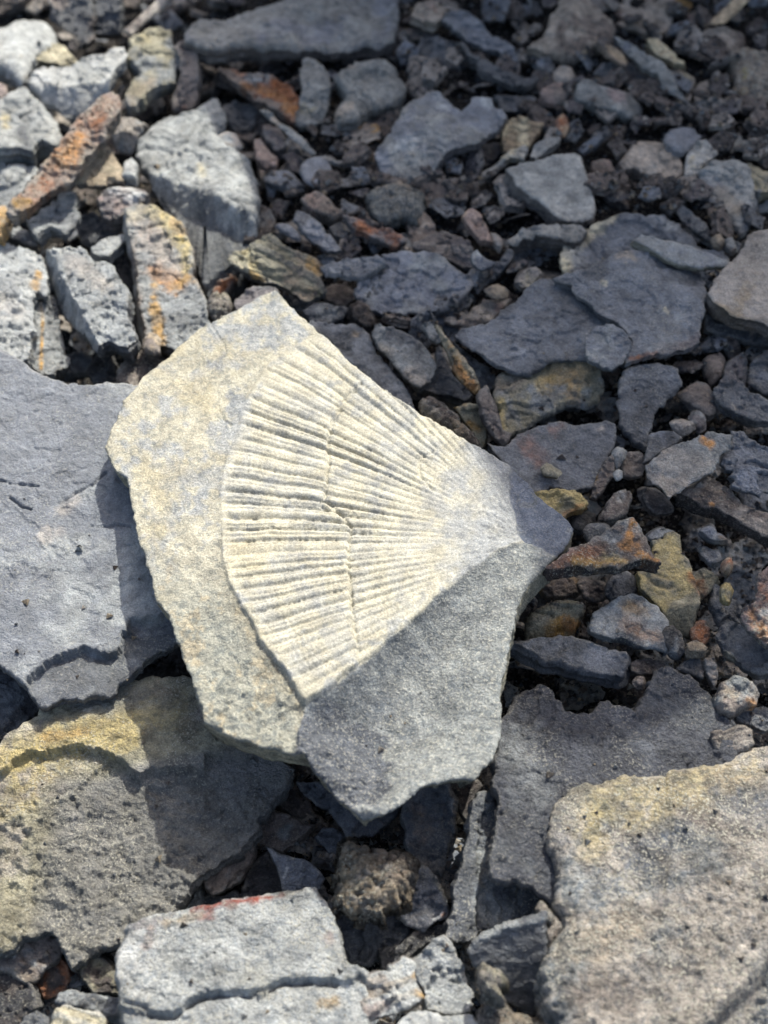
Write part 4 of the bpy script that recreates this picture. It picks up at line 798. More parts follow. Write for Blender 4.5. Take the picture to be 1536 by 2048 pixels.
S('slate_chip', 'cream chip right of the long pointed grey slab', -0.1, [(1290,82),(1300,77),(1314,78),(1325,86),(1335,95),(1346,105),(1358,115),(1366,122),(1374,130),(1358,129),(1344,126),(1333,121),(1322,115),(1311,108),(1301,101)], T=.15, slope=(0,.2), col='cream', col2='tan', mix=.4, mat='stone', **FAR)
S('slate_chip', 'grey-olive chip at the lower end of the cream chip, upper right', -0.3, [(1332,130),(1348,129),(1366,132),(1380,141),(1393,152),(1390,162),(1386,171),(1372,164),(1358,157),(1344,145)], T=.2, col='taupe', col2='olive', **FAR)
S('soil_clod', 'lumpy tan soil clod at the right edge, near the top', -0.1, [(1454,98),(1466,90),(1482,87),(1500,89),(1520,92),(1600,95),(1600,190),(1530,192),(1505,190),(1488,180),(1475,166),(1468,145),(1470,128),(1458,110)], T=.5, col='taupe', col2='tan', mix=.5, res=2600, stains=[(1488,140,1490,150,9,'yellow',.8)], **dict(CLOD, rough=.09, rnd=.3, bump=.7))
S('pebble', 'dull grey-brown rounded pebble, right of the pointed slab tip', -0.5, [(1388,172),(1400,160),(1418,154),(1436,158),(1450,168),(1454,190),(1446,208),(1428,218),(1408,212),(1394,196)], T=.35, col='taupe', col2='mauve', mix=.5, **dict(PEB, res=1100))
S('shale_stone', 'brown-grey chunk with a dark underside, left of the blue oval pebble, upper right', -0.3,
  [(1241,314),(1250,300),(1258,290),(1270,277),(1282,263),(1297,258),(1313,258),(1325,268),(1336,280),(1346,293),(1358,307),(1364,320),(1365,335),(1356,352),(1344,366),(1330,368),(1316,364),(1304,355),(1292,345),(1279,335),(1266,327),(1256,328),(1246,326)], T=.5, slope=(0,.25), col='taupe', col2='grey', mix=.5, mat='stone', res=2400, relief=.06, side='brown', flare=.05, facets=1)
S('pebble', 'smooth blue-grey oval pebble, upper right', -0.15, [(1333,270),(1336,256),(1344,245),(1354,240),(1365,239),(1380,245),(1392,253),(1405,268),(1398,279),(1389,287),(1378,293),(1364,296),(1350,292),(1338,284)], T=.3, col='blue', spk=.02, drk=.1, **dict(PEB, res=1400, relief=.01))
S('slate_chip', 'upright cream-white chip right of the blue oval pebble', -0.3, [(1372,310),(1380,296),(1391,284),(1402,278),(1413,276),(1422,284),(1430,293),(1438,307),(1426,314),(1415,320),(1408,332),(1402,345),(1392,358),(1382,371),(1367,366),(1370,340)], T=.3, slope=(0,.5), col='white', col2='cream', mix=.4, mat='stone', **FAR)
S('shale_stone', 'large smooth grey block, right side of the upper part', -0.25,
  [(1398,366),(1404,350),(1408,336),(1415,323),(1425,315),(1437,308),(1455,308),(1473,308),(1488,312),(1502,319),(1510,335),(1517,350),(1522,376),(1522,402),(1512,422),(1502,441),(1492,456),(1481,468),(1470,450),(1460,432),(1446,416),(1430,402),(1414,392),(1402,384)], T=.45, slope=(0,.35), col='grey', col2='blue', mix=.35, res=2600, rnd=.1, rndR=.2, spk=.05, drk=.2, stains=[(1445,385,1480,410,20,'tan',.5),(1405,370,1415,345,10,'pale',.6)])
S('slate_chip', 'pale bluish chip near the right edge, above the smooth grey block', -0.35, [(1447,280),(1460,272),(1476,268),(1486,270),(1496,273),(1508,280),(1520,289),(1514,300),(1506,306),(1494,307),(1482,306),(1470,300),(1460,293)], T=.15, col='pale', col2='grey', mix=.4, **FAR)
S('shale_stone', 'brownish-pink squarish stone between the trapezoid plate and the brown-grey chunk', -0.5, [(1183,320),(1200,316),(1222,317),(1226,328),(1229,340),(1234,358),(1237,378),(1234,400),(1229,422),(1214,418),(1200,411),(1193,388),(1187,365),(1182,342)], T=.35, slope=(0,.5), col='brown', col2='pink', mix=.35, mat='stone', **FAR)
S('slate_chip', 'olive-grey chip at the right edge beside the smooth grey block', -0.3, [(1494,332),(1505,327),(1518,328),(1532,336),(1600,350),(1600,390),(1530,385),(1512,370),(1502,350)], T=.3, col='olive', col2='grey', **FAR)
S('dry_stalk', 'straw-coloured dry stalk at the top right corner', 0.15, [(1418,44),(1430,33),(1442,22),(1460,6),(1480,-12),(1500,-30),(1520,-30),(1502,-8),(1484,12),(1466,28),(1450,41),(1434,48)], T=.08, slope=(0,.4), col='tan', col2='cream', mat='fibre', rnd=.04, rndR=.06, steps=0, jag=.01)
S('shale_stone', 'blurred brown rounded stone near the top right corner', -0.3, [(1392,88),(1400,70),(1412,55),(1430,47),(1452,45),(1474,50),(1492,60),(1500,76),(1502,92),(1482,100),(1460,106),(1440,104),(1418,100)], T=.4, col='taupe', col2='brown', mix=.5, **dict(PEB, res=1300))
S('pebble', 'ochre pebble at the top edge, right of the flat pinkish stone', -0.4, [(1336,-8),(1350,-20),(1370,-24),(1388,-14),(1388,8),(1376,18),(1360,20),(1345,12)], T=.3, col='ochre', col2='brown', mix=.6, **dict(PEB, res=900))
S('pebble', 'small greyish-pink pebble near the top edge, between the ochre pebble and the straw stalk', -0.4, [(1372,28),(1386,20),(1402,24),(1406,34),(1396,42),(1380,42)], T=.2, col='pink', col2='taupe', mix=.7, **dict(PEB, res=700))
S('slate_plate', 'wide dark slate at the top edge between the thin slab and the brown-grey boulder', -0.9, [(930,-30),(1110,-30),(1100,0),(1090,20),(1060,12),(1030,0),(1000,-5),(960,-10)], T=.2, col='slate', **FAR)
S('slate_chip', 'dark grey chip under the lower right of the brown-grey boulder', -0.5, [(1056,108),(1075,104),(1098,112),(1112,128),(1105,143),(1086,138),(1070,124)], T=.2, col='slate', col2='blue', **FAR)
S('pebble', 'grey pebble below the brown-grey boulder, beside the dark chip', -0.5, [(1108,132),(1124,124),(1142,128),(1152,140),(1146,154),(1126,154),(1112,146)], T=.25, col='taupe', col2='grey', **dict(PEB, res=900))

# --- middle right field
S('shale_stone', 'pale banded olive-brown stone with parallel ridges, just above the top tip of the fossil slab', -0.55,
  [(446,512),(456,502),(466,495),(478,491),(489,487),(500,480),(510,474),(528,471),(534,466),(541,462),(554,471),(570,485),(588,500),(601,501),(614,505),(627,512),(638,521),(643,530),(643,541),(633,552),(640,562),(647,573),(638,583),(622,592),(607,600),(597,594),(586,586),(572,576),(557,568),(541,564),(526,560),(514,553),(502,547),(490,541),(479,536),(467,532),(456,526)],
  T=.3, slope=(.05,.25), col='olive', col2='tan', mix=.5, mat='stone', res=4500, stripes=((456,515),(600,595),.13,.05,'slate'), stains=[(455,515,520,552,7,'cream',.7),(620,515,636,545,12,'ochre',.8),(490,500,510,545,10,'yellow',.5),(500,545,525,556,6,'ochre',.7)], side='slate')
S('shale_stone', 'warm brown rounded stone left of the banded olive-brown stone', -1.0, [(400,549),(410,542),(419,536),(430,528),(441,521),(450,522),(459,528),(465,538),(470,549),(466,558),(461,566),(446,574),(432,580),(423,577),(416,574)], T=.3, col='brown', col2='rust', mix=.35, mat='stone', res=1600, rnd=.1, rndR=.2)
S('slate_plate', 'small dark blue plate right of the banded stone, tapering left', -0.5, [(641,520),(660,516),(679,515),(699,511),(719,508),(740,507),(758,508),(765,515),(773,524),(760,536),(745,547),(730,552),(716,555),(700,550),(685,547),(668,545),(651,542)], T=.2, slope=(0,.2), col='ink', col2='blue', mix=.4, res=1800, relief=.05, rnd=.06)
S('slate_plate', 'flat blue-grey slate plate, creased at one end, between fossil slab tip and big dark plate', -0.75,
  [(705,592),(712,575),(725,562),(742,548),(757,530),(768,512),(784,506),(800,505),(830,504),(860,506),(876,511),(890,518),(903,529),(915,540),(930,553),(945,566),(940,577),(935,587),(922,594),(910,601),(895,610),(880,618),(865,624),(850,630),(825,629),(800,628),(790,624),(780,622),(760,625),(738,622),(722,610)],
  T=.15, slope=(.02,.2), col='blue', col2='grey', mix=.4, mat='sheen', res=3500, relief=.035, spk=.08, drk=.2, lows=[([(690,640),(700,560),(780,540),(800,545),(790,580),(775,600),(750,640)],-.05,.03)], stains=[(875,595,890,600,9,'tan',.5),(710,598,740,612,14,'slate',.7)])
S('slate_chip', 'small pale chip jutting from the right rim of the flat blue-grey plate', -0.95, [(900,612),(915,600),(928,586),(938,572),(945,580),(945,594),(938,606),(925,613),(912,618)], T=.2, col='grey', col2='pale', **FAR)
S('pebble', 'little blue-grey oval chip above the banded stone', -0.6, [(551,444),(560,440),(573,440),(585,448),(596,456),(602,466),(598,472),(586,471),(576,464),(562,456)], T=.15, col='blue', **dict(PEB, res=900, rnd=.06))
S('slate_chip', 'long narrow blue-grey chip slanting down right, upper centre', -0.55, [(588,430),(590,418),(597,409),(606,411),(614,416),(626,425),(638,435),(646,444),(652,454),(660,463),(670,475),(686,494),(675,499),(661,501),(650,494),(640,487),(632,480),(625,474),(616,465),(608,455),(598,443)], T=.2, slope=(0,.2), col='blue', col2='slate', mix=.3, res=1500, relief=.03)
S('shale_stone', 'brown-pink crumbly chunk right of the long narrow blue chip', -0.65, [(600,398),(612,390),(630,384),(642,388),(653,396),(662,404),(668,412),(676,418),(684,425),(674,430),(661,434),(645,428),(630,424),(616,414)], T=.35, col='brown', col2='pink', mix=.5, mat='stone', rough=.04, **FAR)
S('slate_chip', 'long dark red-brown chip in the upper middle', -0.55, [(685,430),(696,427),(711,429),(728,437),(745,446),(765,450),(788,456),(800,464),(814,476),(802,484),(788,488),(768,480),(750,472),(730,462),(711,453),(698,442)], T=.25, slope=(0,.4), col='mauve', col2='rust', mix=.45, **FAR)
S('slate_chip', 'dull dark blue stone left of the long red-brown chip', -0.8, [(656,452),(666,446),(680,444),(690,450),(698,458),(694,470),(682,474),(668,470)], T=.2, col='slate', col2='blue', **FAR)
S('shale_stone', 'grey facetted stone with a pale ridge, between the fossil tip and the flat blue plate', -0.9, [(604,622),(615,610),(628,604),(645,603),(660,607),(675,611),(697,612),(697,622),(690,632),(678,637),(664,641),(650,640),(634,638),(618,633)], T=.3, col='slate', col2='grey', mix=.5, stains=[(640,622,670,620,10,'pale',.5)], **FAR)
S('shale_stone', 'brown stone in shade behind the little soil lump, above the fossil slab', -1.1, [(648,566),(665,558),(690,558),(705,570),(716,586),(706,598),(688,604),(668,598),(652,590)], T=.3, col='brown', col2='dbrown', **FAR)
S('soil_clod', 'dark knobbly soil lump left of the flat blue-grey plate', -0.75, [(693,614),(702,606),(713,600),(726,602),(739,609),(743,620),(746,636),(750,646),(738,652),(724,649),(710,640),(698,632)], T=.3, col='brown', col2='dbrown', mix=.4, **dict(CLOD, res=1800, rough=.09, rnd=.15, spk=.2))
S('slate_plate', 'dark plate tucked under the upper right edge of the fossil slab', -0.85,
  [(605,655),(614,646),(625,642),(645,640),(666,640),(690,644),(713,648),(726,655),(738,663),(746,682),(756,703),(770,724),(786,746),(798,763),(811,781),(824,800),(840,830),(860,850),(840,900),(700,800)], T=.25, slope=(0,.1), col='ink', col2='slate', mix=.5, res=2500, relief=.03, spk=.08, drk=.2, stains=[(708,670,714,672,6,'tan',.6)])
S('shale_stone', 'dark purplish stone with a glittering crest behind the top tip of the fossil slab', -0.75, [(465,612),(470,600),(482,588),(497,577),(510,573),(523,572),(540,570),(552,574),(560,590),(545,610),(520,620),(495,628),(475,632)], T=.3, slope=(0,.1), col='mauve', col2='slate', mix=.5, res=1800, rough=.03)
S('soil_clod', 'gritty brown lump with pale grains left of the fossil tip', -0.75, [(414,600),(422,590),(437,585),(450,590),(463,598),(467,612),(462,628),(448,638),(430,640),(418,624)], T=.3, col='taupe', col2='brown', stains=[(440,598,458,600,12,'cream',.5)], **dict(CLOD, res=2200, rough=.1, rnd=.15))
S('shale_stone', 'dark rough stone hugging the right side of the big pale boulder', -0.8, [(500,430),(506,416),(516,408),(530,410),(544,422),(550,440),(540,458),(522,470),(505,478),(488,478),(490,455)], T=.4, col='dbrown', col2='slate', rough=.04, **FAR)
S('soil_clod', 'rough grey lump below the left end of the large blue-grey rock', -0.45, [(734,394),(738,376),(750,362),(770,357),(795,356),(820,358),(842,366),(852,384),(852,402),(845,420),(836,431),(818,428),(800,426),(785,430),(768,433),(752,428),(738,412)], T=.4, col='grey', col2='taupe', mix=.5, **dict(CLOD, res=2400, rough=.08, rnd=.25, spk=.35))
S('shale_stone', 'dark rust-brown stone in the hole under the rough grey lump', -1.2, [(740,440),(765,436),(800,434),(818,460),(820,490),(795,492),(765,486),(742,475)], T=.3, slope=(0,.4), col='dbrown', col2='rust', mix=.25, **FAR)
S('shale_stone', 'grey-brown stone right of the hole, upper middle', -0.75, [(812,432),(828,422),(846,420),(860,432),(868,448),(872,470),(858,486),(838,492),(820,486),(814,460)], T=.35, slope=(0,.4), col='brown', col2='taupe', mix=.4, **FAR)
S('shale_stone', 'pinkish orange upright stone in the middle of the upper field', -0.4, [(924,430),(932,420),(942,415),(952,418),(961,424),(967,438),(974,453),(980,468),(982,482),(972,483),(962,479),(954,471),(947,463),(940,452)], T=.3, slope=(.1,.4), col='pink', col2='tan', mix=.4, mat='stone', **FAR)
S('pebble', 'tiny pale pebble right of the pinkish orange stone', -0.5, [(978,462),(986,456),(997,457),(1003,468),(1007,480),(1003,491),(994,488),(984,476)], T=.2, col='taupe', col2='pink', mix=.4, **dict(PEB, res=700))
S('shale_stone', 'layered brown stone left of the dark purple slab, upper middle', -0.6, [(820,486),(838,472),(855,462),(872,457),(890,458),(908,463),(922,470),(938,479),(944,492),(946,505),(950,520),(946,528),(927,527),(908,520),(890,514),(872,509),(850,502)], T=.35, slope=(0,.3), col='brown', col2='mauve', mix=.5, mat='stone', stripes=((830,480),(940,500),.12,.03,'taupe'), res=1500)
S('slate_chip', 'small blue-grey curved chip beside the layered brown stone', -0.4, [(941,510),(946,502),(954,499),(962,506),(971,514),(980,521),(990,527),(982,533),(972,536),(961,535),(953,530),(947,524)], T=.15, col='blue', col2='pale', mix=.3, **FAR)
S('slate_plate', 'dark purple slab slanting up right in the upper middle', -0.7, [(934,549),(950,541),(968,536),(985,528),(1000,520),(1010,508),(1020,495),(1027,506),(1022,520),(1014,532),(1003,543),(988,554),(970,564),(948,565)], T=.25, slope=(0,.4), col='slate', col2='mauve', mix=.3, **FAR)
S('pebble', 'flat tan pebble above the pinkish flat stone', -0.6, [(972,576),(982,569),(995,566),(1006,570),(1017,576),(1012,585),(1000,589),(986,587)], T=.15, col='tan', col2='brown', mix=.5, **dict(PEB, res=800, rnd=.06))
S('slate_chip', 'small cream upright chip left of the big dark plate notch', -0.55, [(1034,564),(1037,552),(1042,542),(1055,534),(1070,527),(1078,532),(1086,541),(1078,550),(1072,560),(1060,572),(1045,574)], T=.2, slope=(0,.5), col='taupe', col2='cream', mix=.4, **FAR)
S('shale_stone', 'pinkish flat stone between the flat blue-grey plate and the big dark plate', -0.85, [(890,632),(902,626),(916,621),(930,618),(942,616),(955,604),(968,593),(982,593),(996,595),(1010,589),(1024,586),(1014,602),(1002,616),(992,626),(980,636),(962,640),(942,643),(926,641),(908,640)], T=.25, slope=(0,.15), col='taupe', col2='pink', mix=.5, mat='stone', res=1500)
S('shale_stone', 'grey layered stone with a brown side, left of the pale-rimmed plate, upper right', -0.35,
  [(1018,474),(1030,464),(1045,455),(1065,451),(1085,448),(1108,445),(1130,442),(1145,443),(1162,445),(1176,455),(1172,466),(1165,477),(1150,482),(1128,480),(1100,470),(1075,470),(1050,474),(1030,482)], T=.4, slope=(0,.2), col='grey', col2='pale', mix=.4, side='brown', res=1600, relief=.05)
pa = (1.0)
S('slate_plate', 'dark slate plate with a cream weathered rim, rising behind the big dark plate', -0.5,
  [(1122,530),(1120,512),(1130,494),(1142,478),(1156,465),(1170,454),(1188,443),(1206,435),(1228,426),(1250,420),(1270,424),(1290,430),(1308,428),(1330,430),(1345,441),(1358,452),(1369,464),(1384,482),(1402,502),(1412,520),(1405,560),(1300,590),(1180,560),(1130,550)], T=.3, slope=(0,.25), col='ink', col2='slate', mix=.4, res=3000, relief=.03, spk=.1, drk=.25,
  stains=[(1128,540,1126,505,20,'cream',1.),(1132,496,1170,462,18,'cream',1.),(1170,460,1230,432,12,'cream',.8),(1320,440,1350,455,18,'pale',.6),(1364,456,1366,458,6,'orange',.9),(1140,500,1160,520,22,'pale',.5)], cracks=[([(1170,470),(1186,492),(1200,512)],.06,.03)])
big, binfo = S('slate_plate', 'big dark slate plate with a pointed left end, right of centre above the fossil slab', -0.35,
  [(903,672),(918,660),(935,650),(955,644),(975,640),(996,626),(1015,610),(1028,597),(1040,585),(1052,574),(1062,564),(1075,558),(1090,555),(1110,555),(1135,560),(1180,600),(1260,640),(1262,690),(1256,722),(1240,730),(1222,735),(1210,730),(1190,724),(1170,715),(1148,718),(1125,720),(1100,722),(1090,730),(1078,737),(1060,742),(1045,742),(1030,740),(1014,734),(1000,730),(985,720),(970,710),(952,699),(935,690),(918,680)],
  T=.2, slope=(0,.12), col='ink', col2='slate', mix=.55, res=6000, relief=.05, steps=.05, stepf=1.1, spk=.14, drk=.25, bump=.8)
S('slate_plate', 'broad slate plate overlapping the big dark plate, with a maroon streak on its lower rim', -0.12,
  [(1112,552),(1130,546),(1150,540),(1165,534),(1182,528),(1210,518),(1240,510),(1270,506),(1300,505),(1340,510),(1380,525),(1402,540),(1412,560),(1417,582),(1412,602),(1405,622),(1401,640),(1400,655),(1399,672),(1398,690),(1380,698),(1360,705),(1330,710),(1300,715),(1275,718),(1252,722),(1255,700),(1263,680),(1252,662),(1240,650),(1218,638),(1195,625),(1180,613),(1165,600),(1152,586),(1145,570),(1130,560)],
  T=.18, slope=(-.03,.12), col='ink', col2='slate', mix=.5, res=6500, relief=.05, steps=.045, stepf=.9, spk=.16, drk=.25, bump=.8,
  stains=[(1320,703,1396,684,14,'mauve',.9),(1262,715,1310,710,5,'rust',.8),(1240,515,1260,520,14,'tan',.45),(1204,563,1210,567,6,'cream',.8),(1330,620,1335,625,5,'cream',.8),(1310,630,1360,650,22,'pale',.25),(1340,680,1300,700,18,'grey',.4)])
S('slate_chip', 'rounded flake of slate on the seam between the two big dark plates', -0.08,
  [(1167,692),(1170,675),(1175,662),(1190,651),(1208,644),(1225,647),(1242,655),(1255,666),(1261,682),(1256,700),(1249,717),(1238,726),(1224,733),(1205,727),(1188,720),(1176,715)], T=.14, slope=(0,.12), col='ink', col2='grey', mix=.4, res=2600, relief=.04, steps=.05, spk=.14)
S('slate_chip', 'thin lens-shaped slate leaf with a mossy yellow lower rim, lying on the overlapping plates', 0.15,
  [(1270,478),(1276,472),(1284,469),(1303,469),(1324,476),(1344,482),(1360,484),(1377,487),(1395,494),(1413,502),(1431,510),(1450,518),(1461,526),(1448,530),(1432,531),(1414,531),(1396,531),(1386,529),(1376,526),(1366,526),(1358,524),(1343,515),(1328,508),(1314,500),(1302,494),(1286,487)], T=.16, slope=(0,.1), col='grey', col2='blue', mix=.4, res=2200, relief=.02, steps=.02, side='olive', spk=.08, drk=.2, flare=.02)
S('shale_stone', 'large flat brown-grey stone at the right edge, upper middle', 0.1,
  [(1411,583),(1420,570),(1430,556),(1441,541),(1451,530),(1462,518),(1474,507),(1485,495),(1490,480),(1495,466),(1512,459),(1545,452),(1620,448),(1620,680),(1560,668),(1536,655),(1518,650),(1500,645),(1482,637),(1465,630),(1450,619),(1435,608),(1422,597)], T=.3, slope=(0,.15), col='taupe', col2='tan', mix=.3, mat='stone', res=3500, relief=.04, steps=.02, side='dbrown', spk=.25, drk=.35, flare=.03)
S('slate_plate', 'dark plate in the shade under the large flat brown-grey stone', -0.5, [(1410,612),(1428,618),(1450,627),(1475,640),(1500,652),(1530,662),(1600,676),(1600,695),(1530,690),(1500,680),(1470,674),(1446,668),(1415,656)], T=.25, slope=(0,.4), col='slate', **FAR)
S('slate_plate', 'long dark slate leaning left of the smooth grey block, upper right', -0.35, [(1348,410),(1356,404),(1365,407),(1380,419),(1396,432),(1409,445),(1422,458),(1425,468),(1425,480),(1413,475),(1402,469),(1390,460),(1378,450),(1364,436)], T=.15, slope=(.1,.4), col='slate', col2='mauve', mix=.3, **FAR)
S('shale_stone', 'dark brown side-lying slab between the leaning slate and the smooth grey block', -0.55, [(1412,386),(1426,392),(1440,400),(1458,424),(1475,450),(1482,466),(1481,484),(1466,490),(1452,480),(1440,470),(1429,450),(1420,430)], T=.25, slope=(0,.4), col='dbrown', col2='brown', **FAR)
S('pebble', 'little tan pebble at the foot of the leaning dark slate', -0.2, [(1426,467),(1433,461),(1442,460),(1448,468),(1450,478),(1440,487),(1430,482)], T=.2, col='tan', col2='pink', mix=.4, **dict(PEB, res=700))
S('pebble', 'small grey pebble right of the little tan pebble, by the brown-grey stone', -0.2, [(1450,470),(1458,464),(1468,466),(1474,478),(1476,492),(1466,498),(1456,490)], T=.2, col='grey', col2='brown', mix=.4, **dict(PEB, res=700))

# --- between the fossil and the right edge
S('shale_stone', 'grey weathered stone with a pale lower end, above the fossil slab right edge', -0.6,
  [(742,658),(748,648),(757,644),(770,646),(786,648),(804,656),(821,665),(837,675),(851,685),(861,697),(869,710),(870,728),(868,746),(860,756),(848,764),(838,766),(828,766),(818,756),(808,746),(798,731),(790,716),(774,702),(760,690),(750,674)], T=.35, slope=(0,.2), col='grey', col2='slate', mix=.5, res=2600, relief=.06, stains=[(815,745,845,752,18,'taupe',.7),(765,690,780,700,12,'tan',.4)], side='slate')
S('shale_stone', 'dark stone right of the weathered stone with the pale lower end', -0.95, [(862,745),(872,715),(880,690),(895,720),(908,745),(930,770),(948,790),(930,800),(900,790),(870,785),(845,775)], T=.3, slope=(0,.3), col='slate', col2='brown', mix=.3, **FAR)
S('slate_chip', 'thin slate leaf standing on edge with a bright orange-brown face, above the gritty clod', -0.4,
  [(866,646),(875,650),(886,662),(894,674),(902,687),(914,702),(928,717),(938,731),(950,747),(954,762),(956,776),(948,786),(940,780),(926,765),(916,750),(908,735),(901,720),(895,705),(888,692),(882,680),(874,665)], T=.2, slope=(.45,.5), col='olive', col2='ochre', mix=.5, mat='stone', res=2000, stains=[(898,700,920,745,9,'dbrown',.6),(915,735,945,775,11,'orange',.9),(888,665,930,725,4,'tan',.7)])
S('slate_plate', 'dark wedge right of the orange-faced leaf, under the big dark plate', -0.75, [(905,688),(920,700),(942,710),(960,720),(977,731),(990,745),(998,757),(990,768),(980,776),(960,766),(948,750),(935,728),(920,708)], T=.3, slope=(0,.3), col='slate', col2='grey', mix=.3, **FAR)
S('slate_chip', 'small grey splinter left of the orange-faced leaf', -0.5, [(842,646),(850,640),(860,640),(872,655),(886,673),(882,682),(870,682),(858,676),(850,660)], T=.15, slope=(.2,.3), col='grey', **FAR)
S('soil_clod', 'gritty grey-brown clod resting along the upper right edge of the fossil slab', -0.25,
  [(842,800),(848,795),(865,793),(876,797),(887,802),(897,810),(908,820),(915,830),(923,841),(933,851),(944,861),(953,873),(962,885),(966,898),(950,888),(938,880),(920,868),(901,858),(885,850),(870,843),(856,832)], T=.35, col='taupe', col2='brown', mix=.6, stains=[(905,850,925,858,12,'tan',.7)], **dict(CLOD, res=3000, rough=.07, rnd=.16, spk=.35))
S('slate_plate', 'olive-brown slab standing behind the gritty grey-brown clod', -0.7, [(908,814),(930,811),(961,808),(968,830),(976,856),(975,872),(973,890),(966,900),(954,880),(943,862),(926,838)], T=.2, slope=(0,.8), col='olive', col2='ochre', mix=.35, mat='stone', res=1500, spk=.1)
S('shale_stone', 'narrow dark brown stone standing left of the yellow-olive rock', -0.6, [(957,795),(964,780),(974,772),(982,795),(990,822),(997,843),(1004,862),(1012,865),(1021,868),(1016,880),(1008,890),(1000,884),(992,877),(982,862),(972,846),(964,830)], T=.3, slope=(0,.5), col='brown', col2='mauve', mix=.4, **FAR)
S('shale_stone', 'yellow-olive stained rock under the big dark plate', -0.75,
  [(982,790),(986,770),(995,750),(1010,738),(1035,730),(1070,724),(1110,715),(1160,705),(1200,705),(1208,730),(1210,762),(1204,778),(1196,796),(1185,803),(1174,806),(1158,801),(1140,800),(1125,806),(1110,815),(1096,824),(1080,831),(1065,842),(1050,851),(1040,856),(1028,858),(1015,857),(1003,855),(996,846),(993,835),(1000,816),(990,805)], T=.3, slope=(0,.25), col='olive', col2='grey', mix=.4, mat='stone', res=3500, relief=.05, rnd=.08, spk=.2, stains=[(1000,770,1040,760,26,'brown',.6),(1080,770,1100,760,22,'yellow',.5),(1140,770,1150,800,16,'ochre',.45),(1003,800,1005,850,9,'yellow',.7),(1100,760,1180,740,30,'ochre',.35)], side='grey')
S('slate_plate', 'dark blue-grey plate with a rusty centre patch, right of the fossil slab shoulder', -0.7,
  [(972,882),(990,886),(1006,890),(1020,876),(1035,864),(1060,856),(1085,848),(1110,841),(1130,842),(1152,848),(1178,842),(1202,839),(1216,842),(1228,850),(1230,870),(1226,892),(1216,912),(1206,931),(1198,948),(1190,966),(1170,972),(1150,976),(1125,976),(1100,973),(1060,985),(1000,930)], T=.25, slope=(0,.12), col='ink', col2='slate', mix=.5, res=3200, relief=.04, steps=.03, spk=.14, drk=.3, stains=[(1060,890,1085,915,22,'rust',.35),(1110,860,1125,850,14,'rust',.3),(1194,858,1204,858,8,'taupe',.7)])
S('slate_chip', 'tiny yellowish crumb lying on the dark blue-grey plate with the rusty patch', -0.6, [(1086,932),(1094,926),(1103,930),(1112,938),(1120,944),(1114,952),(1100,948),(1092,946)], T=.1, col='olive', col2='ochre', mix=.4, mat='stone', res=500)
S('slate_chip', 'ochre-yellow chip beside the right tip of the fossil slab', -0.75, [(1060,985),(1078,981),(1110,978),(1130,979),(1150,980),(1160,985),(1168,993),(1173,1000),(1177,1008),(1166,1018),(1150,1018),(1140,1021),(1128,1032),(1110,1040)], T=.2, col='yellow', col2='olive', mix=.5, mat='stone', stains=[(1130,1024,1165,1012,6,'orange',.7)], res=1400, side='ochre')
S('slate_plate', 'crescent-shaped dark slate plate hanging down from under the big overlapping plate', -0.55,
  [(1248,738),(1256,728),(1272,724),(1295,724),(1318,724),(1338,726),(1352,731),(1360,746),(1364,762),(1358,772),(1350,782),(1343,793),(1335,805),(1323,816),(1313,830),(1308,850),(1303,872),(1297,884),(1289,896),(1278,889),(1266,882),(1257,871),(1248,859),(1242,845),(1238,830),(1235,805),(1235,778),(1240,758)], T=.2, slope=(0,.3), col='slate', col2='ink', mix=.4, res=3000, relief=.035, steps=.03, spk=.14, rnd=.05)
S('slate_plate', 'grey plate with a tan centre and one orange spot, right of the crescent-shaped plate', -0.2,
  [(1292,930),(1300,919),(1313,910),(1328,902),(1344,893),(1363,882),(1383,872),(1400,866),(1418,862),(1440,865),(1460,869),(1459,877),(1457,886),(1449,895),(1441,904),(1434,924),(1426,945),(1410,952),(1394,958),(1378,966),(1363,974),(1350,982),(1337,990),(1326,980),(1318,971),(1306,962),(1295,953)], T=.16, slope=(0,.15), col='grey', col2='taupe', mix=.6, mat='stone', res=3000, relief=.03, steps=.02, stains=[(1409,879,1417,888,10,'orange',.85),(1340,920,1390,930,32,'taupe',.55),(1300,935,1310,950,12,'blue',.5)], spk=.22, drk=.3)
S('slate_plate', 'jagged blue-grey slate at the right edge with a toothed left side', -0.35,
  [(1444,922),(1449,907),(1455,895),(1458,881),(1462,868),(1473,864),(1486,862),(1498,870),(1512,880),(1528,892),(1560,905),(1620,915),(1620,980),(1560,982),(1535,984),(1520,988),(1505,982),(1490,981),(1476,977),(1462,972),(1463,962),(1466,952),(1456,948),(1464,940),(1452,934)], T=.12, slope=(0,.2), col='ink', col2='blue', mix=.5, res=2200, relief=.04, spk=.12)
S('shale_stone', 'long brown bark-like slab slanting off the right edge', -0.5,
  [(1358,980),(1376,972),(1396,964),(1412,956),(1428,947),(1445,957),(1462,968),(1481,985),(1500,1002),(1522,1011),(1560,1020),(1620,1030),(1620,1100),(1560,1072),(1528,1058),(1495,1045),(1471,1032),(1448,1020),(1428,1012),(1410,1005),(1384,994)], T=.45, slope=(0,.1), col='brown', col2='taupe', mix=.4, mat='stone', res=3500, relief=.06, stripes=((1360,985),(1540,1060),.2,.03,'dbrown'), stains=[(1424,1003,1430,1006,5,'orange',.8),(1480,1020,1540,1050,14,'taupe',.5)], rough=.02, side='dbrown')
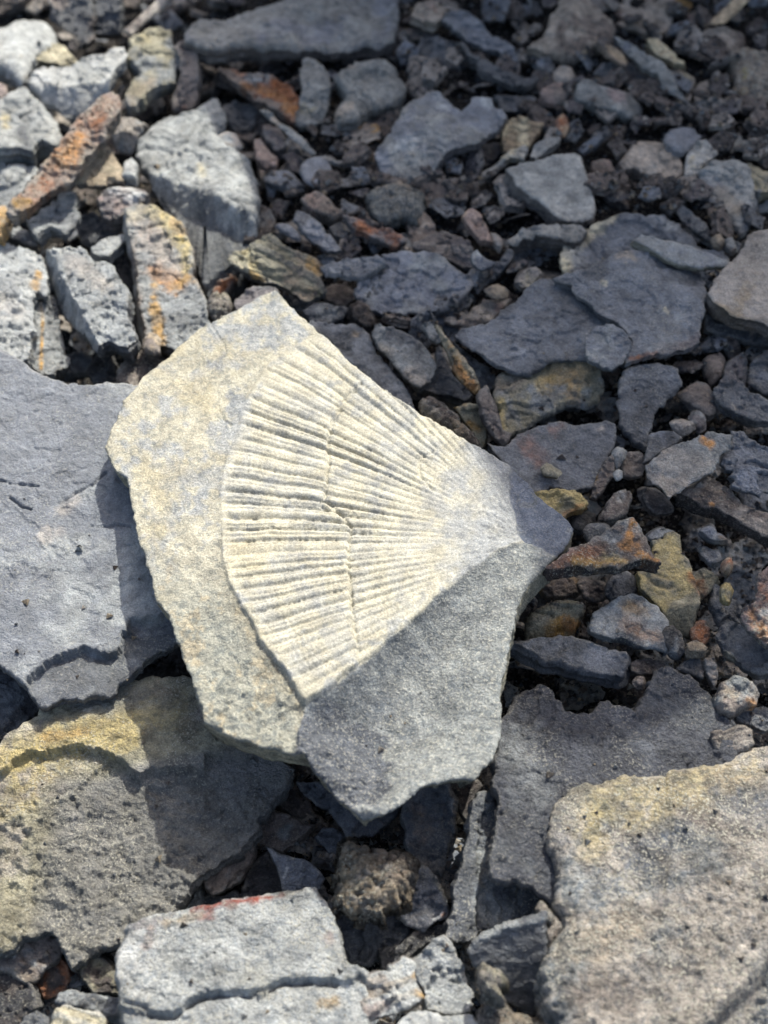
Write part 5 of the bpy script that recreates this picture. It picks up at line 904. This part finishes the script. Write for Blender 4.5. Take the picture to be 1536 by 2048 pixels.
S('shale_stone', 'grey-brown stone with a pale patch below the dark blue-grey plate', -0.7, [(1199,1040),(1206,1022),(1214,1004),(1226,990),(1240,981),(1250,977),(1262,976),(1266,986),(1265,996),(1259,1008),(1253,1021),(1244,1029),(1235,1037),(1222,1042),(1210,1043)], T=.35, slope=(0,.3), col='brown', col2='taupe', mix=.4, mat='stone', stains=[(1240,990,1240,1000,10,'pale',.5)], res=1500)
S('shale_stone', 'dark brown block in shade below the tan-centred plate', -0.9, [(1282,978),(1296,974),(1312,975),(1325,984),(1338,996),(1348,1012),(1344,1026),(1325,1028),(1305,1024),(1296,1010),(1286,994)], T=.3, slope=(0,.5), col='dbrown', col2='brown', **FAR)
S('slate_plate', 'smooth dark blue chip between the crescent-shaped plate and the tan-centred plate', -0.5, [(1288,925),(1294,905),(1298,885),(1306,868),(1325,862),(1345,862),(1366,876),(1350,888),(1330,898),(1312,908),(1298,920)], T=.12, slope=(0,.3), col='slate', col2='blue', mix=.35, relief=.015, steps=.01, **FAR)
S('pebble', 'dark brown oval pebble right of the crescent-shaped plate', -0.55, [(1362,772),(1372,762),(1386,756),(1400,757),(1412,760),(1422,771),(1432,785),(1435,798),(1436,812),(1428,820),(1418,824),(1404,816),(1392,808),(1380,796)], T=.3, col='brown', col2='slate', mix=.4, **dict(PEB, res=1400))
S('slate_plate', 'dark curved slab near the right edge, above the jagged blue-grey slate', -0.45, [(1432,772),(1440,758),(1450,748),(1462,745),(1480,758),(1500,780),(1522,792),(1560,802),(1600,806),(1600,835),(1545,833),(1515,838),(1496,830),(1480,823),(1462,816),(1448,808),(1438,792)], T=.3, slope=(0,.15), col='slate', col2='mauve', mix=.3, stains=[(1465,812,1472,815,6,'taupe',.7)], **FAR)
S('shale_stone', 'dark knobby stone under the large flat brown-grey stone, near the right edge', -0.6, [(1448,742),(1454,726),(1464,713),(1474,706),(1486,704),(1494,718),(1500,735),(1502,752),(1494,768),(1480,763),(1465,758),(1455,752)], T=.35, slope=(0,.3), col='slate', col2='mauve', mix=.4, **FAR)
S('slate_plate', 'blue-black slate at the right edge below the large flat brown-grey stone', -0.5, [(1503,742),(1506,726),(1512,712),(1528,704),(1560,698),(1600,698),(1600,790),(1545,788),(1528,784),(1514,776),(1503,764)], T=.25, slope=(0,.25), col='slate', col2='ink', **FAR)
S('pebble', 'brown pebble left of the dark knobby stone near the right edge', -0.7, [(1410,714),(1422,706),(1440,703),(1450,708),(1456,720),(1450,738),(1440,752),(1426,756),(1416,740)], T=.3, col='brown', col2='dbrown', **dict(PEB, res=900))
S('pebble', 'small flat grey-brown pebble in the gravel right of the crescent-shaped plate', -0.5, [(1348,843),(1356,838),(1366,837),(1378,840),(1388,843),(1393,852),(1380,857),(1366,860),(1355,852)], T=.15, col='taupe', col2='brown', mix=.4, **dict(PEB, res=700, rnd=.06))
S('pebble', 'mauve-grey pebble touching the small flat grey-brown pebble', -0.5, [(1382,825),(1390,816),(1400,811),(1410,815),(1414,828),(1411,848),(1402,853),(1390,848),(1384,838)], T=.2, col='mauve', col2='grey', mix=.6, **dict(PEB, res=700, rnd=.08))
S('pebble', 'pale pebble below the tip of the crescent-shaped plate', -0.5, [(1226,906),(1229,896),(1236,889),(1244,890),(1251,895),(1250,906),(1243,916),(1236,926),(1229,917)], T=.2, col='pale', col2='taupe', mix=.5, **dict(PEB, res=700, rnd=.08))
S('pebble', 'pale grey speck-like pebble under the pale pebble', -0.5, [(1228,940),(1236,935),(1245,940),(1246,952),(1236,956),(1229,950)], T=.12, col='pale', **dict(PEB, res=400, rnd=.05))
S('shale_stone', 'brown block left of the tan-centred plate', -0.75, [(1242,912),(1252,904),(1266,901),(1278,902),(1288,907),(1290,928),(1288,948),(1275,953),(1262,954),(1250,948),(1244,930)], T=.3, slope=(0,.5), col='brown', col2='taupe', mix=.3, **FAR)
S('shale_stone', 'ochre-brown stone right of the plate with the rusty patch', -0.75, [(1212,918),(1220,913),(1229,924),(1228,945),(1218,965),(1204,985),(1194,996),(1184,992),(1188,966),(1198,945)], T=.3, slope=(0,.4), col='brown', col2='ochre', mix=.45, mat='stone', **FAR)
S('pebble', 'dark pebble just above the rust-orange wedge stone', -0.7, [(1170,1057),(1176,1046),(1186,1040),(1200,1039),(1212,1047),(1218,1058),(1205,1070),(1190,1078),(1178,1076)], T=.25, col='slate', col2='mauve', mix=.4, **dict(PEB, res=900))
S('pebble', 'black pebble in the dark gap right of the fossil slab tip', -0.95, [(1146,1030),(1156,1024),(1172,1022),(1182,1030),(1180,1042),(1164,1050),(1150,1046)], T=.25, col='coal', **dict(PEB, res=700))
S('slate_chip', 'grey flake above the olive-yellow chunk', -0.6, [(1292,1064),(1304,1054),(1320,1047),(1334,1048),(1347,1052),(1352,1062),(1338,1066),(1322,1070),(1304,1072)], T=.15, col='grey', col2='blue', mix=.3, **FAR)
S('shale_stone', 'rust and orange wedge-shaped stone jutting out right of the fossil slab tip', 0.0,
  [(1092,1135),(1104,1126),(1120,1114),(1138,1102),(1156,1090),(1171,1078),(1186,1067),(1202,1060),(1218,1055),(1238,1044),(1260,1033),(1270,1035),(1280,1041),(1284,1052),(1288,1064),(1294,1078),(1303,1095),(1312,1110),(1321,1125),(1312,1124),(1302,1120),(1290,1114),(1278,1112),(1268,1113),(1258,1120),(1248,1126),(1235,1130),(1221,1131),(1195,1130),(1170,1131),(1143,1133),(1116,1139)],
  T=.36, slope=(0,.1), col='brown', col2='grey', mix=.4, mat='stone', res=5000, relief=.05, steps=.05, rough=.025, spk=.35, drk=.5, side='coal',
  stains=[(1100,1132,1170,1105,18,'rust',.8),(1120,1115,1150,1100,12,'pink',.5),(1150,1125,1250,1120,10,'ochre',.8),(1170,1100,1200,1090,18,'rust',.4),(1262,1045,1258,1085,13,'orange',.9),(1245,1092,1275,1092,14,'orange',.9),(1280,1105,1315,1120,8,'orange',.8),(1215,1110,1240,1115,12,'yellow',.5),(1218,1070,1240,1075,12,'slate',.6),(1228,1078,1230,1080,4,'white',.8)])
S('shale_stone', 'olive-yellow chunk with curved growth lines, right of the rust-orange wedge stone', -0.75,
  [(1302,1079),(1314,1072),(1326,1067),(1341,1062),(1354,1064),(1364,1071),(1365,1086),(1364,1103),(1372,1113),(1380,1123),(1386,1138),(1391,1153),(1398,1176),(1406,1199),(1403,1212),(1399,1224),(1391,1240),(1382,1255),(1370,1253),(1358,1251),(1345,1247),(1332,1243),(1321,1228),(1310,1212),(1294,1198),(1279,1186),(1274,1168),(1272,1149),(1290,1138),(1313,1127),(1310,1113),(1307,1100)],
  T=.4, slope=(0,.2), col='olive', col2='yellow', mix=.5, mat='stone', res=5000, relief=.06, steps=.03, rough=.02, folds=[((1330,1222),(1405,1205),(1370,1250),.9,.5)], height=lambda px,v,D: 0.03*np.sin(np.hypot(px[:,0]-1335,px[:,1]-1120)/3.2)*ss(sdf(px,np.array([(1285,1140),(1310,1190),(1350,1190),(1365,1165),(1330,1150),(1300,1130)],float)),-3,8), stains=[(1385,1155,1400,1180,12,'rust',.7),(1382,1150,1386,1154,5,'orange',.9),(1345,1075,1345,1090,16,'yellow',.5),(1350,1205,1400,1200,6,'cream',.6),(1300,1150,1340,1170,14,'slate',.35)])
S('shale_stone', 'greenish wedge with a rusty blotch attached behind the olive-yellow chunk', -0.9, [(1380,1142),(1394,1137),(1410,1135),(1424,1144),(1438,1155),(1428,1166),(1419,1178),(1410,1186),(1402,1193),(1394,1182),(1386,1168)], T=.25, col='olive', col2='grey', mix=.4, mat='stone', stains=[(1395,1165,1405,1180,12,'rust',.7)], **FAR)
S('shale_stone', 'grey stone with dull orange patches, below the olive-yellow chunk', -0.8,
  [(1171,1256),(1177,1244),(1186,1231),(1202,1219),(1217,1208),(1234,1198),(1250,1188),(1266,1187),(1282,1190),(1297,1201),(1311,1212),(1321,1226),(1330,1240),(1335,1254),(1339,1268),(1341,1284),(1340,1301),(1328,1298),(1315,1294),(1298,1293),(1280,1294),(1260,1289),(1241,1283),(1222,1280),(1202,1276),(1186,1268)],
  T=.22, slope=(0,.15), col='grey', col2='slate', mix=.5, res=4000, relief=.05, steps=.04, spk=.2, stains=[(1255,1210,1290,1225,18,'ochre',.4),(1250,1255,1320,1280,16,'orange',.35),(1255,1235,1280,1240,12,'taupe',.5)])
S('shale_stone', 'rounded stone with a glowing ochre-orange face, in the recess right of the fossil slab', -0.95,
  [(1054,1263),(1056,1246),(1060,1230),(1066,1216),(1078,1208),(1091,1204),(1104,1199),(1117,1195),(1132,1192),(1148,1191),(1162,1196),(1176,1203),(1172,1213),(1167,1222),(1162,1229),(1160,1237),(1157,1245),(1153,1252),(1145,1260),(1136,1267),(1121,1268),(1105,1269),(1096,1273),(1086,1276),(1070,1273)], T=.3, slope=(0,.2), col='olive', col2='brown', mix=.6, mat='stone', res=3500, relief=.06, rnd=.12, rndR=.2, folds=[((1065,1250),(1165,1222),(1110,1270),.7,.35)], stains=[(1100,1255,1145,1240,16,'ochre',1.),(1138,1238,1146,1240,12,'orange',.9),(1070,1235,1090,1240,12,'tan',.4)])
S('shale_stone', 'dark stone with an ochre edge deep behind the glowing ochre stone', -1.4, [(1075,1180),(1090,1165),(1110,1155),(1135,1152),(1160,1160),(1166,1180),(1150,1194),(1125,1196),(1095,1196)], T=.3, slope=(0,.5), col='brown', col2='ochre', mix=.35, **FAR)
S('shale_stone', 'dark crumbly stone under the rust-orange wedge stone', -1.1, [(1160,1165),(1175,1158),(1195,1160),(1212,1165),(1218,1180),(1208,1195),(1190,1200),(1172,1192)], T=.3, slope=(0,.5), col='dbrown', col2='brown', rough=.05, **FAR)
S('slate_plate', 'dark slate between the rust-orange wedge stone and the grey stone with orange patches', -1.0, [(1215,1190),(1220,1165),(1232,1150),(1255,1140),(1272,1150),(1275,1175),(1280,1192),(1250,1192),(1225,1200)], T=.25, slope=(0,.3), col='slate', col2='ink', **FAR)
S('shale_stone', 'dark stones edge tucked along the fossil slab beside the glowing ochre stone', -1.3, [(1036,1230),(1046,1200),(1062,1180),(1076,1200),(1070,1215),(1058,1235),(1050,1240)], T=.3, slope=(0,.5), col='dbrown', col2='slate', rough=.04, **FAR)
S('slate_plate', 'thick layered dark slate block below the glowing ochre stone', -0.95,
  [(1024,1282),(1036,1280),(1050,1279),(1072,1275),(1097,1272),(1126,1274),(1156,1278),(1175,1285),(1195,1292),(1224,1299),(1253,1306),(1260,1320),(1262,1334),(1254,1345),(1240,1350),(1220,1348),(1200,1345),(1175,1340),(1150,1335),(1125,1328),(1100,1322),(1080,1315),(1066,1308),(1050,1298),(1036,1290)], T=.38, slope=(0,.15), col='ink', col2='slate', mix=.4, res=4500, relief=.05, steps=.05, lam=.05, flare=.06, spk=.2, side='ink')
S('pebble', 'dark glittering elongated pebble right of the grey stone with orange patches', -0.7, [(1331,1256),(1337,1249),(1347,1247),(1358,1255),(1368,1265),(1372,1278),(1375,1292),(1370,1302),(1362,1308),(1352,1304),(1344,1298),(1340,1284),(1336,1270)], T=.25, col='coal', col2='grey', mix=.3, spk=.5, **dict(PEB, res=1400))
S('slate_chip', 'small tan-brown chip at the foot of the dark glittering pebble', -0.75, [(1370,1290),(1382,1285),(1395,1284),(1405,1291),(1415,1299),(1408,1308),(1392,1308),(1376,1306)], T=.2, col='tan', col2='brown', mix=.5, mat='stone', **FAR)
S('slate_chip', 'dark pointed stone above the rounded lobe of the charcoal plate', -0.9, [(1356,1334),(1366,1322),(1380,1313),(1400,1310),(1404,1323),(1408,1337),(1402,1354),(1390,1348),(1376,1342)], T=.25, col='slate', col2='brown', **FAR)
S('shale_stone', 'narrow mottled brown stone standing right of the dark pointed stone', -0.8, [(1408,1318),(1418,1313),(1430,1316),(1436,1332),(1441,1350),(1438,1366),(1432,1374),(1424,1360),(1416,1345)], T=.3, slope=(0,.4), col='taupe', col2='dbrown', mix=.5, rough=.04, **FAR)
S('pebble', 'tiny round brown pebble left of the charcoal plate rounded lobe', -0.9, [(1270,1358),(1276,1350),(1286,1350),(1291,1359),(1287,1368),(1276,1369)], T=.15, col='brown', **dict(PEB, res=400, rnd=.05))
S('shale_stone', 'dark red crumbly stone right of the olive-yellow chunk', -1.0, [(1386,1248),(1394,1240),(1408,1238),(1420,1248),(1421,1266),(1412,1278),(1400,1279),(1390,1266)], T=.3, col='rust', col2='dbrown', mix=.6, rough=.05, **FAR)
S('slate_plate', 'dark curved slate in the gravel right of the olive-yellow chunk', -0.95, [(1428,1165),(1438,1162),(1447,1180),(1460,1190),(1475,1199),(1484,1210),(1492,1222),(1488,1238),(1478,1252),(1462,1248),(1446,1246),(1436,1232),(1426,1208)], T=.25, slope=(0,.2), col='slate', col2='ink', mix=.3, **FAR)
S('shale_stone', 'pink and orange crusted stone at the right edge, middle height', -0.1,
  [(1483,1236),(1490,1220),(1500,1207),(1510,1195),(1516,1180),(1517,1162),(1520,1148),(1528,1138),(1545,1126),(1620,1110),(1620,1310),(1560,1292),(1536,1280),(1522,1270),(1510,1262),(1496,1250)], T=.35, slope=(.1,.15), col='pink', col2='white', mix=.4, mat='grit', rough=.05, res=3000, spk=.5, drk=.5, stains=[(1500,1225,1530,1265,13,'orange',.5),(1520,1180,1536,1200,14,'rust',.5)], side='grey')
S('slate_plate', 'large dark slate under the pink and orange crusted stone', -0.8, [(1432,1262),(1445,1245),(1465,1238),(1490,1240),(1530,1262),(1600,1280),(1600,1355),(1550,1348),(1520,1346),(1502,1338),(1488,1330),(1470,1315),(1455,1298),(1442,1282)], T=.3, slope=(0,.12), col='slate', col2='ink', mix=.4, res=2200, stains=[(1450,1305,1465,1320,8,'cream',.5),(1455,1330,1470,1340,9,'ochre',.5)])
S('shale_stone', 'rounded brown-grey stone with orange lower right corner, above the gritty corner stone', -0.55,
  [(1439,1394),(1441,1375),(1445,1358),(1458,1351),(1473,1347),(1490,1349),(1506,1353),(1518,1364),(1526,1380),(1523,1394),(1519,1407),(1504,1409),(1489,1411),(1477,1418),(1466,1424),(1456,1417),(1447,1410)], T=.35, slope=(0,.2), col='brown', col2='grey', mix=.5, mat='stone', rnd=.12, rndR=.22, res=2500, stains=[(1462,1378,1470,1385,12,'tan',.6),(1500,1395,1515,1402,10,'orange',.7)])
S('shale_stone', 'ridged wood-like splintered stone just above the gritty corner stone', -0.7, [(1424,1462),(1434,1457),(1445,1456),(1462,1451),(1478,1447),(1490,1450),(1502,1457),(1505,1467),(1508,1479),(1494,1486),(1478,1492),(1456,1496),(1434,1499),(1428,1480)], T=.3, col='taupe', col2='brown', mix=.5, mat='stone', stripes=((1428,1480),(1505,1462),.1,.04,'dbrown'), rough=.03, res=1600)
S('pebble', 'brown crumb standing upright right of the green wedge', -0.5, [(1448,1122),(1451,1113),(1458,1109),(1467,1113),(1470,1124),(1468,1134),(1460,1142),(1451,1136)], T=.2, col='tan', col2='rust', mix=.4, **dict(PEB, res=600, rnd=.08))
S('pebble', 'small yellow crumb between the dark curved slate and the brown upright crumb', -0.5, [(1443,1172),(1448,1163),(1456,1157),(1463,1162),(1468,1170),(1466,1184),(1462,1198),(1454,1197),(1447,1190)], T=.2, col='yellow', col2='olive', mix=.4, **dict(PEB, res=700, rnd=.08, mat='stone'))
S('slate_chip', 'blue-grey chip with a brown lower tip under the bark-like slab', -0.6, [(1397,1062),(1407,1056),(1419,1053),(1430,1060),(1441,1068),(1449,1075),(1456,1082),(1445,1084),(1432,1084),(1422,1080),(1410,1074)], T=.12, col='blue', col2='grey', mix=.4, stains=[(1440,1080,1452,1082,6,'ochre',.6)], **FAR)
S('slate_chip', 'dark glossy chip below the blue-grey chip with the brown tip', -0.7, [(1398,1098),(1410,1090),(1426,1092),(1440,1102),(1446,1116),(1432,1124),(1414,1118),(1404,1110)], T=.2, col='slate', col2='blue', **FAR)
S('shale_stone', 'brown stone in the dark gap above the charcoal plate rounded lobe', -1.2, [(1255,1330),(1275,1320),(1300,1318),(1328,1322),(1336,1338),(1318,1345),(1298,1352),(1278,1352),(1262,1345)], T=.3, slope=(0,.3), col='brown', col2='dbrown', **FAR)
S('slate_chip', 'dark chip under the orange-cornered rounded stone near the right edge', -0.9, [(1470,1425),(1490,1415),(1515,1412),(1560,1420),(1560,1455),(1530,1462),(1505,1450),(1482,1440)], T=.3, slope=(0,.3), col='slate', col2='brown', mix=.3, **FAR)

# ------------------------------------------------------------------ ground below the stones, one sheet to the horizon
def ground():
    a = np.concatenate([[-3000, -800, -200, -80, -45], np.arange(-30, 30.1, 0.28), [45, 80, 200, 800, 3000]])
    b = np.concatenate([[-3000, -800, -200, -80, -30], np.arange(-4, 48, 0.28), [60, 90, 200, 800, 3000]])
    X, Y = np.meshgrid(a, b)
    near = ss(60 - np.hypot(X, Y - 16), 0, 20)
    Z = ground_z(X, Y) + 0.22 * fbm(X * 1.7, Y * 1.7, 5, 5, 0.62) * near + 0.4 * fbm(X * 0.2, Y * 0.2, 3, 6) * near
    v = np.stack([X.ravel(), Y.ravel(), Z.ravel()], -1)
    nx, ny = len(a), len(b)
    i = np.arange(nx - 1)[None] + nx * np.arange(ny - 1)[:, None]
    f = np.stack([i, i + 1, i + 1 + nx, i + nx], -1).reshape(-1, 4).tolist()
    n = fbm(v[:, 0] * 1.1, v[:, 1] * 1.1, 4, 8)[:, None]
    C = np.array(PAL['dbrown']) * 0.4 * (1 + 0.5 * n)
    G = np.tile(np.array([.25, .6, 1.0]), (len(v), 1))
    o = make_object('ground', v, f, C, G, 'grit', np.zeros(3))
    tag(o, 'dark earth under the broken slate', None, None, 'structure')

def ground_z(X, Y):
    return -3.0 + 1.5 * ss(Y, 13.5, 18.5) * ss(X, -6, 0) + 0.5 * ss(Y, 17, 24) + 0.5 * ss(X, 2, 5) * ss(Y, 9, 12)

ground()

# ------------------------------------------------------------------ small slate fragments filling the gaps
FILL = [('slate_chip', 'small dark slate fragment lying loose in the gaps between larger stones', 'chip', 'small dark slate fragments in the gaps', ('slate','ink','coal','taupe','grey')),
        ('shale_fragment', 'small dull brown shale fragment lying loose between larger stones', 'fragment', 'small brown shale fragments in the gaps', ('brown','dbrown','brown','mauve','taupe')),
        ('pebble', 'tiny grey-blue pebble lying in the gravel between larger stones', 'pebble', 'tiny grey-blue pebbles in the gravel', ('blue','grey','ink'))]
def fillers():
    rs = np.random.RandomState(5)
    protos = []
    for i in range(22):
        kind = 0 if i < 13 else (1 if i < 20 else 2)
        n = rs.randint(4, 8); a = np.sort(rs.uniform(0, 2 * math.pi, n)); r = rs.uniform(.6, 1.0, n) * 0.36
        asp = rs.uniform(.28, .7)
        poly = np.stack([np.cos(a) * r, np.sin(a) * r * asp], -1)
        if abs(area(poly)) < 0.08:
            poly = np.array([(.34,.02),(.1,.26),(-.28,.2),(-.34,-.1),(.05,-.25)])
        cols = FILL[kind][4]
        o, _, _ = rock(FILL[kind][0], None, 0, world_poly=((0, 0, 0), poly), T=rs.uniform(.05, .2), slope=(0, 0), col=cols[i % len(cols)], col2=cols[(i + 1) % len(cols)],
                       res=420, relief=.04, steps=.05 if kind != 2 else 0, rnd=.012 if kind != 2 else .08, rndR=.04 if kind != 2 else .14, spk=.12, seed=3000 + i, mat='slate' if kind != 1 else 'stone', smooth_outline=0)
        o.location = (0, 0, -0.5)
        protos.append((kind, o))
    dg = bpy.context.evaluated_depsgraph_get(); dg.update()
    cands = []
    def cast(px, py):
        d = ray(np.array([[px, py]], float))[0]; d = d / np.linalg.norm(d)
        hit, loc, nor, idx, ob, mt = scene.ray_cast(dg, Vector(C_O * CM), Vector(d))
        return (np.array(loc) / CM, ob) if hit else (None, None)
    tries = [(x + rs.uniform(-7, 7), y + rs.uniform(-7, 7)) for y in range(4, 2048, 15) for x in range(4, 1536, 17)]
    rs.shuffle(tries)
    out = []; placed = []; cnt = [0, 0, 0]; proto_used = set()
    for (x, y) in tries:
        loc, ob = cast(x, y)
        if loc is None or ob.name.split('.')[0] != 'ground': continue
        sc = rs.uniform(.55, 1.5) if y < 1150 else rs.uniform(.8, 1.8)
        if any((loc[0] - q[0]) ** 2 + (loc[1] - q[1]) ** 2 < (0.17 * (sc + q[2])) ** 2 for q in placed): continue
        if len(placed) >= 430: break
        placed.append((loc[0], loc[1], sc))
        k = rs.randint(len(protos)) if y > 420 or rs.rand() < .4 else rs.randint(13, 20)
        kind, src = protos[k]
        o = src if k not in proto_used else src.copy()
        if k in proto_used: scene.collection.objects.link(o)
        proto_used.add(k)
        up = rs.uniform(.12, .5) if y < 1150 else rs.uniform(.1, .7)
        o.location = Vector((loc[0] * CM, loc[1] * CM, (loc[2] + up) * CM))
        o.rotation_euler = (rs.normal(.25, .35), rs.normal(0, .35), rs.uniform(0, 6.28))
        o.scale = (sc, sc, sc * rs.uniform(.7, 1.2))
        tag(o, FILL[kind][1], FILL[kind][2], FILL[kind][3])
    for k, (kind, src) in enumerate(protos):
        if k not in proto_used: bpy.data.objects.remove(src)
    print('fillers', len(placed))
fillers()

# ------------------------------------------------------------------ loose grit in the gaps: past counting, one object
def grit():
    rs = np.random.RandomState(9)
    dg = bpy.context.evaluated_depsgraph_get(); dg.update()
    V = []; F = []; Cc = []
    base = np.array([(1, 0, 0), (-.6, .8, 0), (-.5, -.85, 0), (.1, .1, .9), (-.1, 0, -.7)])
    tris = [(0, 1, 3), (1, 2, 3), (2, 0, 3), (1, 0, 4), (2, 1, 4), (0, 2, 4)]
    cols = [np.array(PAL[c]) for c in ('brown', 'taupe', 'slate', 'dbrown', 'grey', 'tan', 'slate', 'brown')]
    n = 0
    for _ in range(34000):
        px, py = rs.uniform(-20, 1556), rs.uniform(-20, 2068)
        d = ray(np.array([[px, py]], float))[0]; d /= np.linalg.norm(d)
        hit, loc, nor, idx, ob, mt = scene.ray_cast(dg, Vector(C_O * CM), Vector(d))
        if not hit: continue
        loose = ob.name.split('.')[0] == 'ground' or (ob.get('group') is not None)
        if not loose and rs.rand() > (0.012 if loc[2] < -0.004 else 0.0): continue
        if not loose and nor[2] < 0.7: continue
        r = 0.02 + 0.07 * rs.rand() ** 2.5
        a = rs.uniform(0, 6.28); M = np.array([[math.cos(a), -math.sin(a), 0], [math.sin(a), math.cos(a), 0], [0, 0, 1]])
        b = (base * rs.uniform(.6, 1.3, (5, 3)) * r) @ M.T
        k = len(V)
        V += (b + np.array(loc) / CM + np.array([0, 0, r * .3])).tolist()
        F += [[k + i for i in t] for t in tris]
        Cc += [cols[rs.randint(len(cols))] * rs.uniform(.7, 1.3)] * 5
        n += 1
    V = np.array(V); o = make_object('grit', V, F, np.array(Cc), np.tile(np.array([.2, .3, .8]), (len(V), 1)), 'grit', np.zeros(3), smooth=False)
    tag(o, 'loose sand and tiny crumbs of shale', None, None, 'stuff')
    print('grains', n)
grit()

# ------------------------------------------------------------------ an added, unseen boulder shape that casts the shade over the upper right
def boulder():  # added out of view to cast shade; no such rock is known here
    edge = np.array([(300, -60), (345, 0), (380, 90), (455, 190), (515, 300), (530, 430), (640, 560), (770, 730), (890, 840), (975, 950), (1045, 1060), (1050, 1180),
                     (1060, 1290), (1150, 1350), (1300, 1330), (1560, 1200)], float)     # where the shade ends on the stones
    P = on_plane(edge, np.array([0, 0, -0.3]), np.array([0, 0, 1.0]))
    t_ = (34.6 - P[:, 1]) / SUN[1]
    bx = np.maximum.accumulate(P[:, 0] + t_ * SUN[0] + np.arange(len(P)) * 1e-3); bz = P[:, 2] + t_ * SUN[2]
    prof = [(bx[0] - 1.5, -3)] + list(zip(bx, bz)) + [(bx[-1] + 1.5, bz[-1] + 0.5), (bx[-1] + 3, bz[-1] * 0.6), (bx[-1] + 6, -3)]
    px_ = np.array(prof, float)
    xs = np.linspace(px_[0, 0], px_[-1, 0], 150)
    tops = np.interp(xs, px_[:, 0], px_[:, 1])
    V = []; nj = 26; nk = 14
    for i, (x, t) in enumerate(zip(xs, tops)):
        for j in range(nj): V.append((x, 34.0, -3 + (t + 3) * j / (nj - 1)))            # front
        for k in range(1, nk): V.append((x, 34.0 + 16 * k / (nk - 1), -3 + (t + 3) * (1 - 0.25 * (k / (nk - 1)) ** 2)))
        V.append((x, 51.0, -3))
    V = np.array(V); m = nj + nk
    a = V.copy()
    V[:, 1] += 0.6 * fbm(a[:, 0] * .16, a[:, 2] * .16, 5, 700, .55)
    V[:, 2] += 0.25 * fbm(a[:, 0] * .5, a[:, 1] * .5, 4, 710)
    F = []
    for i in range(len(xs) - 1):
        for j in range(m - 1):
            F.append([i * m + j, (i + 1) * m + j, (i + 1) * m + j + 1, i * m + j + 1])
    C = np.tile(np.array(PAL['taupe']), (len(V), 1)) * (1.2 + 0.4 * fbm(a[:, 0] * .3, a[:, 2] * .3, 4, 720)[:, None])  # pale colour so the added shape bounces light into the shade
    o = make_object('boulder', V, F, C, np.tile(np.array([.2, .4, 1.0]), (len(V), 1)), 'slate', np.array([20., 42., -3.]))
    tag(o, 'added boulder-shaped shade caster, unseen beyond the top right of the view', 'boulder')
boulder()
